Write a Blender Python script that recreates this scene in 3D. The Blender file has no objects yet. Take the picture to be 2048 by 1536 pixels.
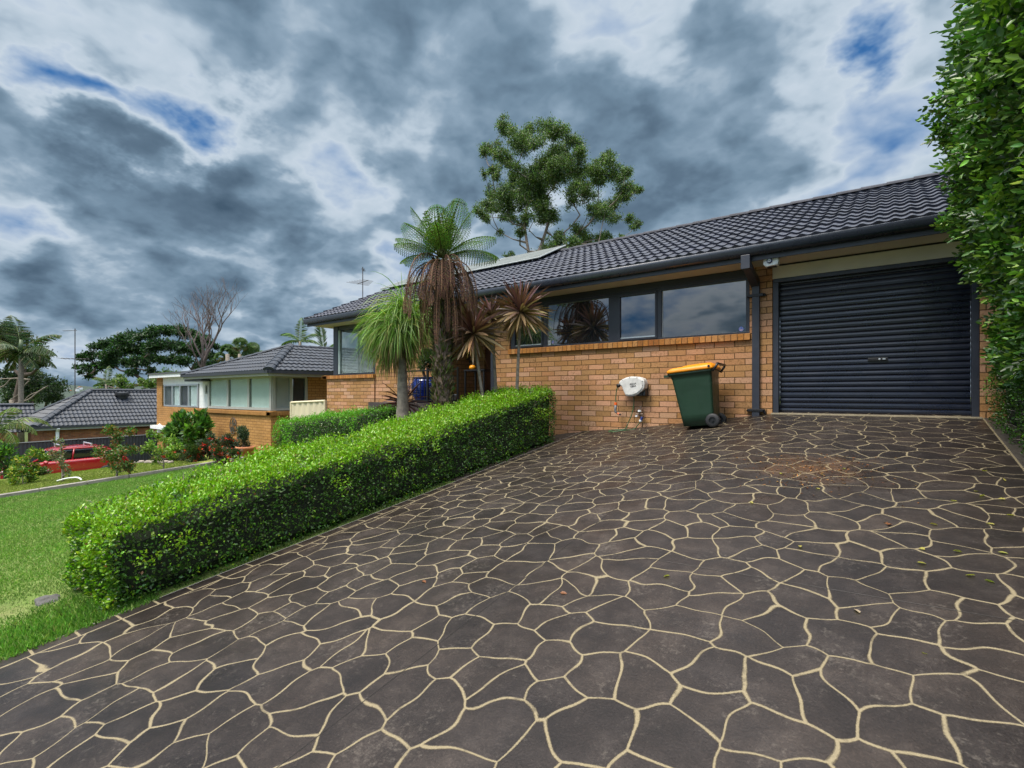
import bpy, math, random
import numpy as np
from mathutils import Vector, Matrix, noise
random.seed(7); rng = np.random.default_rng(7)
SC = bpy.context.scene
COL = SC.collection
R = math.radians

# ------------------------------------------------------------------ camera
# world: eye level is z = 0, x runs along the house front, y runs from the street towards the house
cam = bpy.data.cameras.new('camera'); camo = bpy.data.objects.new('camera', cam); COL.objects.link(camo)
YAW = math.atan2(0.6056, 0.7958)
camo.location = (0, 0, 0); camo.rotation_euler = (R(90), 0, YAW)
cam.sensor_width = 36; cam.lens = 36 * 1000 / 2048; cam.shift_y = 20 / 2048
cam.clip_start = 0.05; cam.clip_end = 6000
SC.camera = camo
SC.view_settings.view_transform = 'Standard'; SC.view_settings.look = 'None'
SC.view_settings.exposure = 0.0; SC.view_settings.gamma = 1

def pdir(px, py):                       # direction in which the photograph shows a far thing (used for cloud and tree bearings)
    u = (px - 1024) / 1000; v = (788 - py) / 1000
    return (.7958 * u - .6056, .6056 * u + .7958, v)
def pz(px, py, Z):
    a = pdir(px, py); return (a[0] * Z, a[1] * Z, a[2] * Z)
def py_(px, py, y):
    a = pdir(px, py); Z = y / a[1]; return (a[0] * Z, y, a[2] * Z)

# ------------------------------------------------------------------ node helpers
class NT:
    def __init__(s, nt): s.nt = nt
    def n(s, t, ins=None, **k):
        o = s.nt.nodes.new(t)
        for a, b in k.items(): setattr(o, a, b)
        for a, b in (ins or {}).items():
            if hasattr(b, 'links') or isinstance(b, bpy.types.NodeSocket): s.nt.links.new(b, o.inputs[a])
            else: o.inputs[a].default_value = b
        return o
    def m(s, op, a, b=None, c=None, clamp=False):
        o = s.nt.nodes.new('ShaderNodeMath'); o.operation = op; o.use_clamp = clamp
        for i, v in enumerate((a, b, c)):
            if v is None: continue
            if isinstance(v, bpy.types.NodeSocket): s.nt.links.new(v, o.inputs[i])
            else: o.inputs[i].default_value = v
        return o.outputs[0]
    def vm(s, op, a, b=None, out=0, scale=None):
        o = s.nt.nodes.new('ShaderNodeVectorMath'); o.operation = op
        for i, v in enumerate((a, b)):
            if v is None: continue
            if isinstance(v, bpy.types.NodeSocket): s.nt.links.new(v, o.inputs[i])
            else: o.inputs[i].default_value = v
        if scale is not None:
            if isinstance(scale, bpy.types.NodeSocket): s.nt.links.new(scale, o.inputs[3])
            else: o.inputs[3].default_value = scale
        return o.outputs['Value' if op in ('DISTANCE', 'DOT_PRODUCT', 'LENGTH') else 'Vector']
    def mix(s, f, a, b, mode='MIX'):
        o = s.nt.nodes.new('ShaderNodeMix'); o.data_type = 'RGBA'; o.blend_type = mode
        for i, v in ((0, f), (6, a), (7, b)):
            if isinstance(v, bpy.types.NodeSocket): s.nt.links.new(v, o.inputs[i])
            else: o.inputs[i].default_value = v if i == 0 or len(v) == 4 else (*v, 1)
        return o.outputs[2]
    def ramp(s, f, st):
        o = s.nt.nodes.new('ShaderNodeValToRGB'); e = o.color_ramp.elements
        while len(e) < len(st): e.new(0.5)
        for i, (p, c) in enumerate(st):
            e[i].position = p; e[i].color = (*c, 1) if len(c) == 3 else c
        s.nt.links.new(f, o.inputs[0]); return o.outputs[0]
    def noise(s, vec, scale, detail=4, rough=.5, dist=0, out=0):
        o = s.n('ShaderNodeTexNoise', {'Scale': scale, 'Detail': detail, 'Roughness': rough, 'Distortion': dist})
        if vec is not None: s.nt.links.new(vec, o.inputs['Vector'])
        return o.outputs[out]
    def mapr(s, f, a, b, c, d):
        o = s.n('ShaderNodeMapRange', {'Value': f, 'From Min': a, 'From Max': b, 'To Min': c, 'To Max': d}); return o.outputs[0]

MATS = {}
def mat(name):
    m = bpy.data.materials.new(name); m.use_nodes = True
    t = NT(m.node_tree); p = m.node_tree.nodes['Principled BSDF']; MATS[name] = m
    return m, t, p
def simple(name, col, rough=.6, metal=0, var=.12, vscale=6, bump=0, bscale=80, spec=.5, coat=0):
    m, t, p = mat(name)
    pos = t.n('ShaderNodeNewGeometry').outputs['Position']
    f = t.noise(pos, vscale, 5, .6)
    lo = tuple(c * (1 - var * 1.6) for c in col); hi = tuple(min(1, c * (1 + var * 1.6)) for c in col)
    c = t.ramp(f, [(.25, lo), (.75, hi)])
    t.nt.links.new(c, p.inputs['Base Color'])
    p.inputs['Metallic'].default_value = metal; p.inputs['Specular IOR Level'].default_value = spec
    p.inputs['Coat Weight'].default_value = coat
    r = t.mapr(t.noise(pos, vscale * 4, 4, .6), .3, .7, max(.02, rough - .08), min(1, rough + .08))
    t.nt.links.new(r, p.inputs['Roughness'])
    if bump:
        b = t.n('ShaderNodeBump', {'Strength': bump, 'Distance': .01, 'Height': t.noise(pos, bscale, 4, .6)})
        t.nt.links.new(b.outputs[0], p.inputs['Normal'])
    return m

# ------------------------------------------------------------------ world: Nishita sky behind procedural clouds
w = bpy.data.worlds.new('World'); SC.world = w; w.use_nodes = True
wt = NT(w.node_tree); bg = w.node_tree.nodes['Background']
SUN_EL, SUN_AZ = R(58), R(200)          # azimuth measured clockwise from +y: behind the camera, a little to its left
sky = wt.n('ShaderNodeTexSky', sky_type='NISHITA'); sky.sun_disc = False
sky.sun_elevation = SUN_EL; sky.sun_rotation = SUN_AZ; sky.air_density = 1.6; sky.ozone_density = 2.5
dv = wt.vm('NORMALIZE', wt.n('ShaderNodeTexCoord').outputs['Generated'])
sx = wt.n('ShaderNodeSeparateXYZ', {'Vector': dv})
dz = wt.m('MAXIMUM', sx.outputs[2], 0.0)
h = wt.m('ADD', wt.m('MULTIPLY', dz, .8), .34)
pl = wt.n('ShaderNodeCombineXYZ', {'X': wt.m('DIVIDE', sx.outputs[0], h), 'Y': wt.m('DIVIDE', sx.outputs[1], h), 'Z': wt.m('MULTIPLY', dz, 1.2)}).outputs[0]
warp = wt.vm('SCALE', wt.vm('SUBTRACT', wt.noise(pl, 2.2, 4, .55, 0, 1), (.5, .5, .5)), scale=.55)
pw = wt.vm('ADD', pl, warp)
n1 = wt.noise(pw, 1.8, 7, .52)
n2 = wt.noise(wt.vm('ADD', pl, (7.3, 2.1, 3.0)), .9, 4, .5)
def puff(sc, off):
    v = wt.n('ShaderNodeTexVoronoi', {'Vector': wt.vm('ADD', wt.vm('ADD', pw, off), wt.vm('SCALE', wt.vm('SUBTRACT', wt.noise(pl, sc * 1.7, 3, .6, 0, 1), (.5, .5, .5)), scale=1.1 / sc)), 'Scale': sc, 'Smoothness': .35}, feature='SMOOTH_F1')
    return wt.m('SUBTRACT', .45, v.outputs['Distance'])
p1 = puff(2.4, (0, 0, 0)); p2 = puff(6.0, (3, 1, 2))
wobv = wt.vm('SCALE', wt.vm('SUBTRACT', wt.noise(pl, 2.2, 6, .60, 0, 1), (.5, .5, .5)), scale=.34)
dw = wt.vm('ADD', dv, wobv)
def blob(px, py, r, wgt):
    a = Vector(pdir(px, py)).normalized()
    d = wt.vm('DISTANCE', dw, tuple(a))
    q = wt.m('SUBTRACT', 1.0, wt.m('MULTIPLY', wt.m('MULTIPLY', d, d), 1 / (2.6 * r * r)), clamp=True)     # smooth bump, cheap to evaluate
    return wt.m('MULTIPLY', wt.m('MULTIPLY', q, q), wgt)
BLOBS = [(720, 250, .11, .10), (1000, 200, .15, .12), (1420, 200, .14, .20), (1230, 330, .11, .12), (830, 350, .09, .11), (1700, 380, .16, .06), (1560, 330, .1, .06),
         (330, 430, .10, .24), (180, 395, .07, .14), (540, 430, .07, .18), (60, 190, .13, .06), (230, 170, .1, .04), (1180, 90, .08, -.12), (1330, 60, .06, -.06), (880, 120, .07, -.08), (1250, 250, .04, -.10), (40, 560, .09, .10), (640, 540, .08, .08), (1900, 330, .12, .08), (120, 510, .07, .10), (560, 560, .08, .12), (100, 640, .14, .16), (400, 640, .1, .08),
         (620, 110, .10, -.16), (640, 320, .05, -.14), (420, 330, .05, -.16), (480, 515, .06, -.16), (620, 610, .05, -.1), (260, 60, .10, -.08),
         (1900, 120, .20, -.04), (1640, 60, .10, -.06), (30, 420, .06, -.12), (790, 480, .08, -.06), (620, 480, .06, -.10),
         (395, 235, .065, -.42), (135, 240, .06, -.40), (1760, 85, .045, -.32), (440, 110, .04, -.22), (1100, 455, .03, -.2), (250, 255, .04, -.25)]
# density of cloud: thin edges shine, thick middles are grey
acc = wt.m('ADD', wt.m('MULTIPLY', wt.m('SUBTRACT', n1, .5), 1.0), wt.m('MULTIPLY', wt.m('SUBTRACT', n2, .5), .7))
acc = wt.m('ADD', acc, wt.m('ADD', wt.m('MULTIPLY', p1, .50), wt.m('MULTIPLY', p2, .24)))
acc = wt.m('ADD', acc, wt.m('ADD', .464, wt.m('MULTIPLY', wt.m('SUBTRACT', 1.0, wt.m('MULTIPLY', dz, 3.0), clamp=True), .06)))
for b in BLOBS:
    acc = wt.m('ADD', acc, blob(*b))
cloud = wt.ramp(acc, [(0.0, (.012, .085, .30)), (.10, (.05, .17, .42)), (.20, (.22, .35, .56)), (.29, (.40, .51, .67)), (.38, (.57, .66, .755)), (.45, (.50, .60, .70)), (.55, (.27, .375, .485)), (.66, (.175, .265, .36)), (.78, (.115, .180, .255)), (1.0, (.06, .105, .16))])
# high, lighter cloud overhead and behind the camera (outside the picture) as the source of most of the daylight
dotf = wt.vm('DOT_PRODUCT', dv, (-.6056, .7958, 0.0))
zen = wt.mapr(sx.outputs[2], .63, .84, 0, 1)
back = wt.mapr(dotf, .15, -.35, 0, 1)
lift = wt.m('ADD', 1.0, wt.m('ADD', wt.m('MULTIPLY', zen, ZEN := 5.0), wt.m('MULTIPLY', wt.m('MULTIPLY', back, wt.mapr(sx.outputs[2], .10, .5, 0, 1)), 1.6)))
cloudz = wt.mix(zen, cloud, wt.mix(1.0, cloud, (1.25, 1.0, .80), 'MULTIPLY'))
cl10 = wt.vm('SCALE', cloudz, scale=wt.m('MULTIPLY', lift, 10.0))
skyb = wt.mix(1.0, sky.outputs[0], (.30, .62, 1.0), 'MULTIPLY')
clr = wt.mapr(acc, .05, .22, .30, 0)
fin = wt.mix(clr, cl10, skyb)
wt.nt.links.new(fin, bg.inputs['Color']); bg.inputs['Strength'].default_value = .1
try: w.cycles.sampling_method = 'MANUAL'; w.cycles.sample_map_resolution = 512
except Exception: pass

sun = bpy.data.lights.new('sun', 'SUN'); suno = bpy.data.objects.new('sun', sun); COL.objects.link(suno)
sun.energy = 3.9; sun.angle = R(18); sun.color = (1, .93, .83)
sd = Vector((math.sin(SUN_AZ) * math.cos(SUN_EL), math.cos(SUN_AZ) * math.cos(SUN_EL), math.sin(SUN_EL)))
suno.rotation_euler = sd.to_track_quat('Z', 'Y').to_euler()

# ------------------------------------------------------------------ object helpers
def tag(o, label=None, cat=None, group=None, kind=None):
    if label: o['label'] = label
    if cat: o['category'] = cat
    if group: o['group'] = group
    if kind: o['kind'] = kind
    return o
def thing(name, label, cat, loc, group=None):
    o = bpy.data.objects.new(name, None); COL.objects.link(o); o.location = loc; o.empty_display_size = .2
    return tag(o, label, cat, group)
def origin(p):
    v = Vector((0, 0, 0))
    while p is not None: v += Vector(p.location); p = p.parent
    return v
def obj(name, mb, m, parent=None, smooth=False, bevel=0):
    if isinstance(mb, MB): V, F = mb.v, mb.f
    else: V, F = mb
    me = bpy.data.meshes.new(name)
    off = origin(parent)
    V = np.asarray(V, dtype=np.float64).reshape(-1, 3) - np.array(off)
    me.from_pydata(V.tolist(), [], F)
    for mm in (m if isinstance(m, (list, tuple)) else [m]): me.materials.append(mm)
    if isinstance(mb, MB) and mb.mi: me.polygons.foreach_set('material_index', mb.mi + [0] * (len(me.polygons) - len(mb.mi)))
    if smooth: me.polygons.foreach_set('use_smooth', [True] * len(me.polygons))
    me.update()
    o = bpy.data.objects.new(name, me); COL.objects.link(o)
    if parent is not None: o.parent = parent
    if bevel:
        b = o.modifiers.new('bevel', 'BEVEL'); b.width = bevel; b.segments = 2; b.limit_method = 'ANGLE'; b.angle_limit = R(35)
    if smooth and bevel == 0:
        try: me.shade_smooth_by_angle(angle=R(40)) if hasattr(me, 'shade_smooth_by_angle') else None
        except Exception: pass
    return o
class MB:
    def __init__(s): s.v = []; s.f = []; s.mi = []
    def add(s, V, F, mi=None):
        b = len(s.v); s.v += [tuple(p) for p in V]; s.f += [tuple(i + b for i in q) for q in F]
        if mi is not None: s.mi += [0] * (len(s.f) - len(F) - len(s.mi)) + [mi] * len(F)
        return s
    def box(s, x0, x1, y0, y1, z0, z1, M=None, mi=None):
        V = [(x, y, z) for z in (z0, z1) for y in (y0, y1) for x in (x0, x1)]
        if M is not None: V = [tuple(M @ Vector(p)) for p in V]
        return s.add(V, [(0, 2, 3, 1), (4, 5, 7, 6), (0, 1, 5, 4), (2, 6, 7, 3), (0, 4, 6, 2), (1, 3, 7, 5)], mi)
    def tube(s, P, r, n=8, cap=True, mi=None):
        P = [Vector(p) for p in P]; k = len(P)
        rr = r if hasattr(r, '__len__') else [r] * k
        V = []; up = None
        for i, p in enumerate(P):
            d = (P[min(i + 1, k - 1)] - P[max(i - 1, 0)])
            d = d.normalized() if d.length > 1e-9 else Vector((0, 0, 1))
            if up is None: up = Vector((0, 0, 1)) if abs(d.z) < .9 else Vector((1, 0, 0))
            a = d.cross(up); a = a.normalized() if a.length > 1e-6 else Vector((1, 0, 0)); b = a.cross(d).normalized(); up = b
            for j in range(n):
                t = 2 * math.pi * j / n
                V.append(tuple(p + (a * math.cos(t) + b * math.sin(t)) * rr[i]))
        F = [(i * n + j, i * n + (j + 1) % n, (i + 1) * n + (j + 1) % n, (i + 1) * n + j) for i in range(k - 1) for j in range(n)]
        if cap: F += [tuple(range(n))[::-1], tuple((k - 1) * n + j for j in range(n))]
        return s.add(V, F, mi)
    def lathe(s, prof, c, n=24, axis='z', mi=None):
        V = []
        for (r_, h_) in prof:
            for j in range(n):
                t = 2 * math.pi * j / n; a, b = r_ * math.cos(t), r_ * math.sin(t)
                V.append({'z': (c[0] + a, c[1] + b, c[2] + h_), 'y': (c[0] + a, c[1] + h_, c[2] + b), 'x': (c[0] + h_, c[1] + a, c[2] + b)}[axis])
        k = len(prof)
        F = [(i * n + j, i * n + (j + 1) % n, (i + 1) * n + (j + 1) % n, (i + 1) * n + j) for i in range(k - 1) for j in range(n)]
        F += [tuple(range(n))[::-1], tuple((k - 1) * n + j for j in range(n))]
        return s.add(V, F, mi)
    def prism(s, pts, d, mi=None):          # polygon (3D points) extruded by vector d
        n = len(pts); V = [tuple(p) for p in pts] + [tuple(Vector(p) + Vector(d)) for p in pts]
        return s.add(V, [tuple(range(n)), tuple(range(n, 2 * n))[::-1]] + [(i, i + n, (i + 1) % n + n, (i + 1) % n) for i in range(n)], mi)

# fast leaf / blade mesh: every leaf is a folded pair of faces with its own colour
def leafmesh(name, C, D, N, L, W, colr, m, parent=None, fold=.25, curl=0., hexa=False):
    C = np.asarray(C, float); D = np.asarray(D, float); N = np.asarray(N, float)
    n = len(C); L = np.broadcast_to(np.asarray(L, float), (n,))[:, None]; W = np.broadcast_to(np.asarray(W, float), (n,))[:, None]
    D = D / (np.linalg.norm(D, axis=1, keepdims=True) + 1e-9)
    S = np.cross(D, N); S /= (np.linalg.norm(S, axis=1, keepdims=True) + 1e-9); U = np.cross(S, D)
    if not hexa:
        P = [C, C + D * L * .5 + S * W * .5 + U * W * fold, C + D * L - U * L * curl, C + D * L * .5 - S * W * .5 + U * W * fold]
        k = 4; quads = np.array([[0, 1, 2], [0, 2, 3]])
        base = np.arange(n)[:, None, None] * k
        loops = (base + quads[None]).reshape(-1); sizes = 3
    else:
        P = [C, C + D * L * .3 + S * W * .5 + U * W * fold, C + D * L * .72 + S * W * .38 + U * (W * fold - L * curl * .5), C + D * L - U * L * curl,
             C + D * L * .72 - S * W * .38 + U * (W * fold - L * curl * .5), C + D * L * .3 - S * W * .5 + U * W * fold]
        k = 6; quads = np.array([[0, 1, 2, 3], [0, 3, 4, 5]])
        base = np.arange(n)[:, None, None] * k
        loops = (base + quads[None]).reshape(-1); sizes = 4
    V = np.stack(P, 1).reshape(-1, 3) - np.array(origin(parent))
    nf = n * 2
    me = bpy.data.meshes.new(name)
    me.vertices.add(len(V)); me.vertices.foreach_set('co', V.astype(np.float32).ravel())
    me.loops.add(len(loops)); me.loops.foreach_set('vertex_index', loops.astype(np.int32))
    me.polygons.add(nf); me.polygons.foreach_set('loop_start', (np.arange(nf) * sizes).astype(np.int32))
    me.update(calc_edges=True)
    ca = me.color_attributes.new('col', 'FLOAT_COLOR', 'POINT')
    cc = np.ones((n, k, 4)); cc[:, :, :3] = np.asarray(colr)[:, None, :]
    ca.data.foreach_set('color', cc.astype(np.float32).ravel())
    me.materials.append(m); me.validate()
    o = bpy.data.objects.new(name, me); COL.objects.link(o)
    if parent is not None: o.parent = parent
    return o
def rnd(n, s=1.0): return rng.normal(0, s, (n, 3))
def unit(a): return a / (np.linalg.norm(a, axis=1, keepdims=True) + 1e-9)
def lcol(n, base, var=.25, alt=None, pa=.3, hv=.12):
    c = np.tile(np.array(base, float), (n, 1))
    if alt is not None:
        k = rng.random(n) < pa; c[k] = np.array(alt)
    c *= (1 + rng.normal(0, var, (n, 1))).clip(.35, 1.9); c *= (1 + rng.normal(0, hv, (n, 3))).clip(.6, 1.5)
    return c.clip(.002, .9)

# ------------------------------------------------------------------ materials
def foliage(name, trans=.35, rough=.45, spec=.4):
    m, t, p = mat(name)
    a = t.n('ShaderNodeAttribute', attribute_name='col').outputs['Color']
    t.nt.links.new(a, p.inputs['Base Color']); p.inputs['Roughness'].default_value = rough; p.inputs['Specular IOR Level'].default_value = spec
    tr = t.n('ShaderNodeBsdfTranslucent', {'Color': t.mix(1.0, a, (1.0, 1.25, .5), 'MULTIPLY')})
    mx = t.n('ShaderNodeMixShader', {0: trans, 1: p.outputs[0], 2: tr.outputs[0]})
    t.nt.links.new(mx.outputs[0], m.node_tree.nodes['Material Output'].inputs[0])
    return m
M_leaf = foliage('leaf'); M_gloss = foliage('glossy_leaf', .3, .3, .5); M_dry = foliage('dry_leaf', .15, .7, .2)
M_blade = foliage('grass_blade', .35, .6, .25)

def brickmat(name, L, H, phase, cols, mortar, mw=.011, rough=.85, sill=False):
    m, t, p = mat(name)
    g = t.n('ShaderNodeNewGeometry'); pos = t.n('ShaderNodeSeparateXYZ', {'Vector': g.outputs['Position']})
    nn = t.n('ShaderNodeSeparateXYZ', {'Vector': g.outputs['True Normal']})
    side = t.m('GREATER_THAN', t.m('ABSOLUTE', nn.outputs[0]), .6)
    u = t.m('ADD', t.m('MULTIPLY', pos.outputs[0], t.m('SUBTRACT', 1, side)), t.m('MULTIPLY', pos.outputs[1], side))
    wob = t.noise(g.outputs['Position'], 9, 2, .5)
    wv = t.m('MULTIPLY', t.m('SUBTRACT', wob, .5), .008)
    z = t.m('ADD', pos.outputs[2], wv); u = t.m('ADD', u, wv)
    if sill: row = t.m('MULTIPLY', u, 0.0); v01 = t.m('ADD', row, .5)
    else:
        zz = t.m('DIVIDE', t.m('SUBTRACT', z, phase), H); row = t.m('FLOOR', zz); v01 = t.m('SUBTRACT', zz, row)
    uu = t.m('ADD', t.m('DIVIDE', u, L), t.m('MULTIPLY', t.m('ABSOLUTE', t.m('MODULO', row, 2)), .5)); cu = t.m('FLOOR', uu); u01 = t.m('SUBTRACT', uu, cu)
    eu = t.m('MULTIPLY', t.m('MINIMUM', u01, t.m('SUBTRACT', 1, u01)), L)
    ev = t.m('MULTIPLY', t.m('MINIMUM', v01, t.m('SUBTRACT', 1, v01)), H)
    fuzz = t.m('MULTIPLY', t.m('SUBTRACT', t.noise(g.outputs['Position'], 60, 3, .6), .5), .004)
    e = t.m('ADD', t.m('MINIMUM', eu, ev), fuzz)
    mask = t.mapr(e, mw * .5 - .0012, mw * .5 + .0022, 1, 0)
    idv = t.n('ShaderNodeCombineXYZ', {'X': cu, 'Y': row, 'Z': side}).outputs[0]
    wn = t.n('ShaderNodeTexWhiteNoise', {'Vector': idv}); wn.noise_dimensions = '3D'
    st = [(i / (len(cols) - 1), c) for i, c in enumerate(cols)]
    bc = t.ramp(wn.outputs[0], st)
    fine = t.noise(g.outputs['Position'], 45, 5, .65)
    bc = t.mix(1.0, bc, t.ramp(fine, [(.25, (.72, .72, .72)), (.5, (1, 1, 1)), (.8, (1.22, 1.2, 1.17))]), 'MULTIPLY')
    big = t.noise(g.outputs['Position'], 1.1, 4, .6)
    bc = t.mix(1.0, bc, t.ramp(big, [(.3, (.86, .85, .83)), (.7, (1.08, 1.07, 1.06))]), 'MULTIPLY')
    wn2 = t.n('ShaderNodeTexWhiteNoise', {'Vector': t.vm('ADD', idv, (9.1, 3.3, 1.7))})
    blot = t.mapr(t.m('MULTIPLY', t.noise(g.outputs['Position'], 26, 3, .6), t.m('ADD', .7, t.m('MULTIPLY', wn2.outputs[0], .5))), .56, .72, 0, .55)
    bc = t.mix(blot, bc, (.16, .085, .03))
    mc = t.mix(fine, tuple(c * .7 for c in mortar), tuple(c * 1.2 for c in mortar))
    t.nt.links.new(t.mix(mask, bc, mc), p.inputs['Base Color']); p.inputs['Roughness'].default_value = rough; p.inputs['Specular IOR Level'].default_value = .25
    ht = t.m('ADD', t.m('MULTIPLY', mask, -1.0), t.m('MULTIPLY', fine, .35))
    b = t.n('ShaderNodeBump', {'Strength': .8, 'Distance': .006, 'Height': ht}); t.nt.links.new(b.outputs[0], p.inputs['Normal'])
    return m
TAN = [(0.349, 0.175, 0.066), (0.427, 0.232, 0.098), (0.388, 0.206, 0.082), (0.485, 0.252, 0.136), (0.514, 0.278, 0.168), (0.369, 0.206, 0.087), (0.417, 0.206, 0.092), (0.504, 0.299, 0.19), (0.32, 0.175, 0.071), (0.446, 0.247, 0.114)]
M_brick = brickmat('tan_brick', .30, .095, .827, TAN, (.10, .055, .022), .010)
M_sill = brickmat('sill_brick', .095, .095, 0, [(.38, .15, .035), (.46, .20, .05), (.30, .11, .03), (.50, .25, .09), (.44, .19, .05)], (.12, .06, .022), .009, sill=True)
M_nbrick = brickmat('ochre_brick', .30, .095, 0, [(.40, .21, .07), (.44, .235, .085), (.37, .19, .06), (.42, .22, .075)], (.17, .085, .03), .012)
M_nsill = brickmat('ochre_sill_brick', .095, .3, -.9, [(.33, .16, .045), (.38, .19, .06)], (.14, .07, .03), .009, sill=True)
M_rbrick = brickmat('red_brick', .25, .086, 0, [(.22, .07, .03), (.30, .10, .04), (.15, .05, .025), (.33, .13, .05), (.18, .065, .03)], (.22, .15, .10), .014)
M_dark = simple('dark_paint', (.026, .030, .044), .42, var=.1, vscale=3)
M_dark2 = simple('charcoal_paint', (.030, .034, .042), .5, var=.12, vscale=2)
M_gutter = simple('gutter_paint', (.030, .036, .052), .3, var=.1, vscale=2, coat=.15)
M_black = simple('black_plastic', (.010, .010, .012), .45)
M_blackmetal = simple('black_metal', (.014, .014, .017), .4, .3)
M_soffit = simple('soffit_paint', (.50, .46, .36), .7, var=.06, vscale=1.5)
M_band = simple('cream_board', (.55, .52, .43), .75, var=.07, vscale=2, bump=.1, bscale=60)
M_white = simple('white_paint', (.74, .76, .77), .5, var=.05)
M_greyframe = simple('grey_frame', (.36, .37, .34), .5, var=.06)
M_alu = simple('aluminium', (.55, .57, .60), .35, .7, var=.06)
M_wood = simple('brown_door', (.10, .035, .012), .45, var=.35, vscale=5)
M_conc = simple('concrete', (.22, .20, .18), .85, var=.2, vscale=5, bump=.3, bscale=40)
M_trunk = simple('grey_bark', (.20, .17, .14), .9, var=.3, vscale=12, bump=.6, bscale=30)
M_pale = simple('pale_bark', (.33, .27, .22), .85, var=.35, vscale=3, bump=.4, bscale=20)
M_darkbark = simple('dark_bark', (.085, .06, .045), .9, var=.35, vscale=9, bump=.7, bscale=40)
M_gum = simple('gum_bark', (.16, .13, .11), .85, var=.35, vscale=3)
M_terra = simple('terracotta', (.45, .17, .075), .8, var=.15, vscale=10)
M_cream = simple('cream_steel', (.56, .50, .34), .5, var=.05, vscale=3)

def roofmat(name, col, rough):
    m, t, p = mat(name)
    pos = t.n('ShaderNodeNewGeometry').outputs['Position']
    a = t.noise(pos, 3.1, 5, .6); b_ = t.noise(pos, 55, 3, .6)
    # tile to tile variation
    cell = t.n('ShaderNodeTexVoronoi', {'Scale': 3.0, 'Vector': pos}).outputs['Color']
    c = t.ramp(a, [(.3, tuple(k * .75 for k in col)), (.7, tuple(k * 1.25 for k in col))])
    sep = t.n('ShaderNodeSeparateXYZ', {'Vector': cell}).outputs[0]
    c = t.mix(1.0, c, t.ramp(sep, [(0, (.8, .8, .8)), (1, (1.2, 1.2, 1.2))]), 'MULTIPLY')
    t.nt.links.new(c, p.inputs['Base Color'])
    t.nt.links.new(t.mapr(b_, .3, .7, rough - .08, rough + .1), p.inputs['Roughness']); p.inputs['Specular IOR Level'].default_value = .5
    return m
M_roof = roofmat('charcoal_tiles', (.021, .024, .042), .42); M_cap = simple('ridge_cap_paint', (.035, .037, .05), .65, var=.2, spec=.25)
M_nroof = roofmat('slate_tiles', (.020, .026, .038), .5)

def glassmat(name, base=(.012, .016, .02), ior=2.1, rough=.015):
    m, t, p = mat(name)
    p.inputs['Base Color'].default_value = (*base, 1); p.inputs['Roughness'].default_value = rough; p.inputs['IOR'].default_value = ior
    pos = t.n('ShaderNodeNewGeometry').outputs['Position']
    b = t.n('ShaderNodeBump', {'Strength': .04, 'Distance': .02, 'Height': t.noise(pos, 1.3, 2, .5)}); t.nt.links.new(b.outputs[0], p.inputs['Normal'])
    return m
M_glass = glassmat('window_glass', ior=2.5, rough=.01)
def seeglass(name, f=.35):
    m, t, p = mat(name)
    p.inputs['Base Color'].default_value = (.02, .03, .03, 1); p.inputs['Roughness'].default_value = .03; p.inputs['IOR'].default_value = 1.7
    tr = t.n('ShaderNodeBsdfTransparent', {'Color': (.95, .98, .97, 1)})
    mx = t.n('ShaderNodeMixShader', {0: f, 1: tr.outputs[0], 2: p.outputs[0]})
    t.nt.links.new(mx.outputs[0], m.node_tree.nodes['Material Output'].inputs[0])
    return m
M_see = seeglass('clear_glass', .16)
M_blind = simple('blind_slat', (.88, .93, .92), .55, var=.04)
M_roller = simple('roller_blind', (.80, .92, .87), .7, var=.05, vscale=2)
M_roller2 = simple('grey_roller_blind', (.62, .62, .60), .7, var=.05, vscale=2)
M_curt = simple('curtain', (.75, .84, .90), .8, var=.1, vscale=3)

# ------------------------------------------------------------------ ground shape
D = 8.27
def zwall(x):
    return np.where(x > -1.4, -.31, np.where(x > -3.7, -.31 + .14 * (x + 1.4), np.where(x > -5.4, -.632 + .09 * (x + 3.7), -.785 + .05 * (x + 5.4))))
def sm(t): t = np.clip(t, 0, 1); return t * t * (3 - 2 * t)
def G(x, y):
    x = np.asarray(x, float); y = np.asarray(y, float)
    xl = np.clip(x, -30, 20)
    left = -1.55 + .05 * xl + .06 * np.clip(y, -8, 30)
    xc = np.clip(-19.7 + (y - 2.8) * .85, -30, -18.6)
    left = left - sm((xc - x) / 4.5) * 1.1
    t = np.clip(y / D, -1.0, 1.15)
    dr = (-1.55 + .06 * np.clip(x, -8, 6)) * (1 - t) + zwall(x) * t
    k = sm((-4.75 - x) / 3.2)
    z = dr * (1 - k) + left * k
    far = sm((np.hypot(x, y) - 45) / 250)
    return z * (1 - far) + far * -16
def gz(x, y): return float(G(x, y))
def sheet(name, xs, ys, m, dz=0., parent=None, fn=None):
    X, Y = np.meshgrid(xs, ys); Z = G(X, Y) + dz
    if fn is not None: Z = Z + fn(X, Y)
    nx, ny = len(xs), len(ys)
    V = np.stack([X, Y, Z], -1).reshape(-1, 3)
    F = [(j * nx + i, j * nx + i + 1, (j + 1) * nx + i + 1, (j + 1) * nx + i) for j in range(ny - 1) for i in range(nx - 1)]
    return obj(name, (V, F), m, parent, smooth=True)

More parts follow.
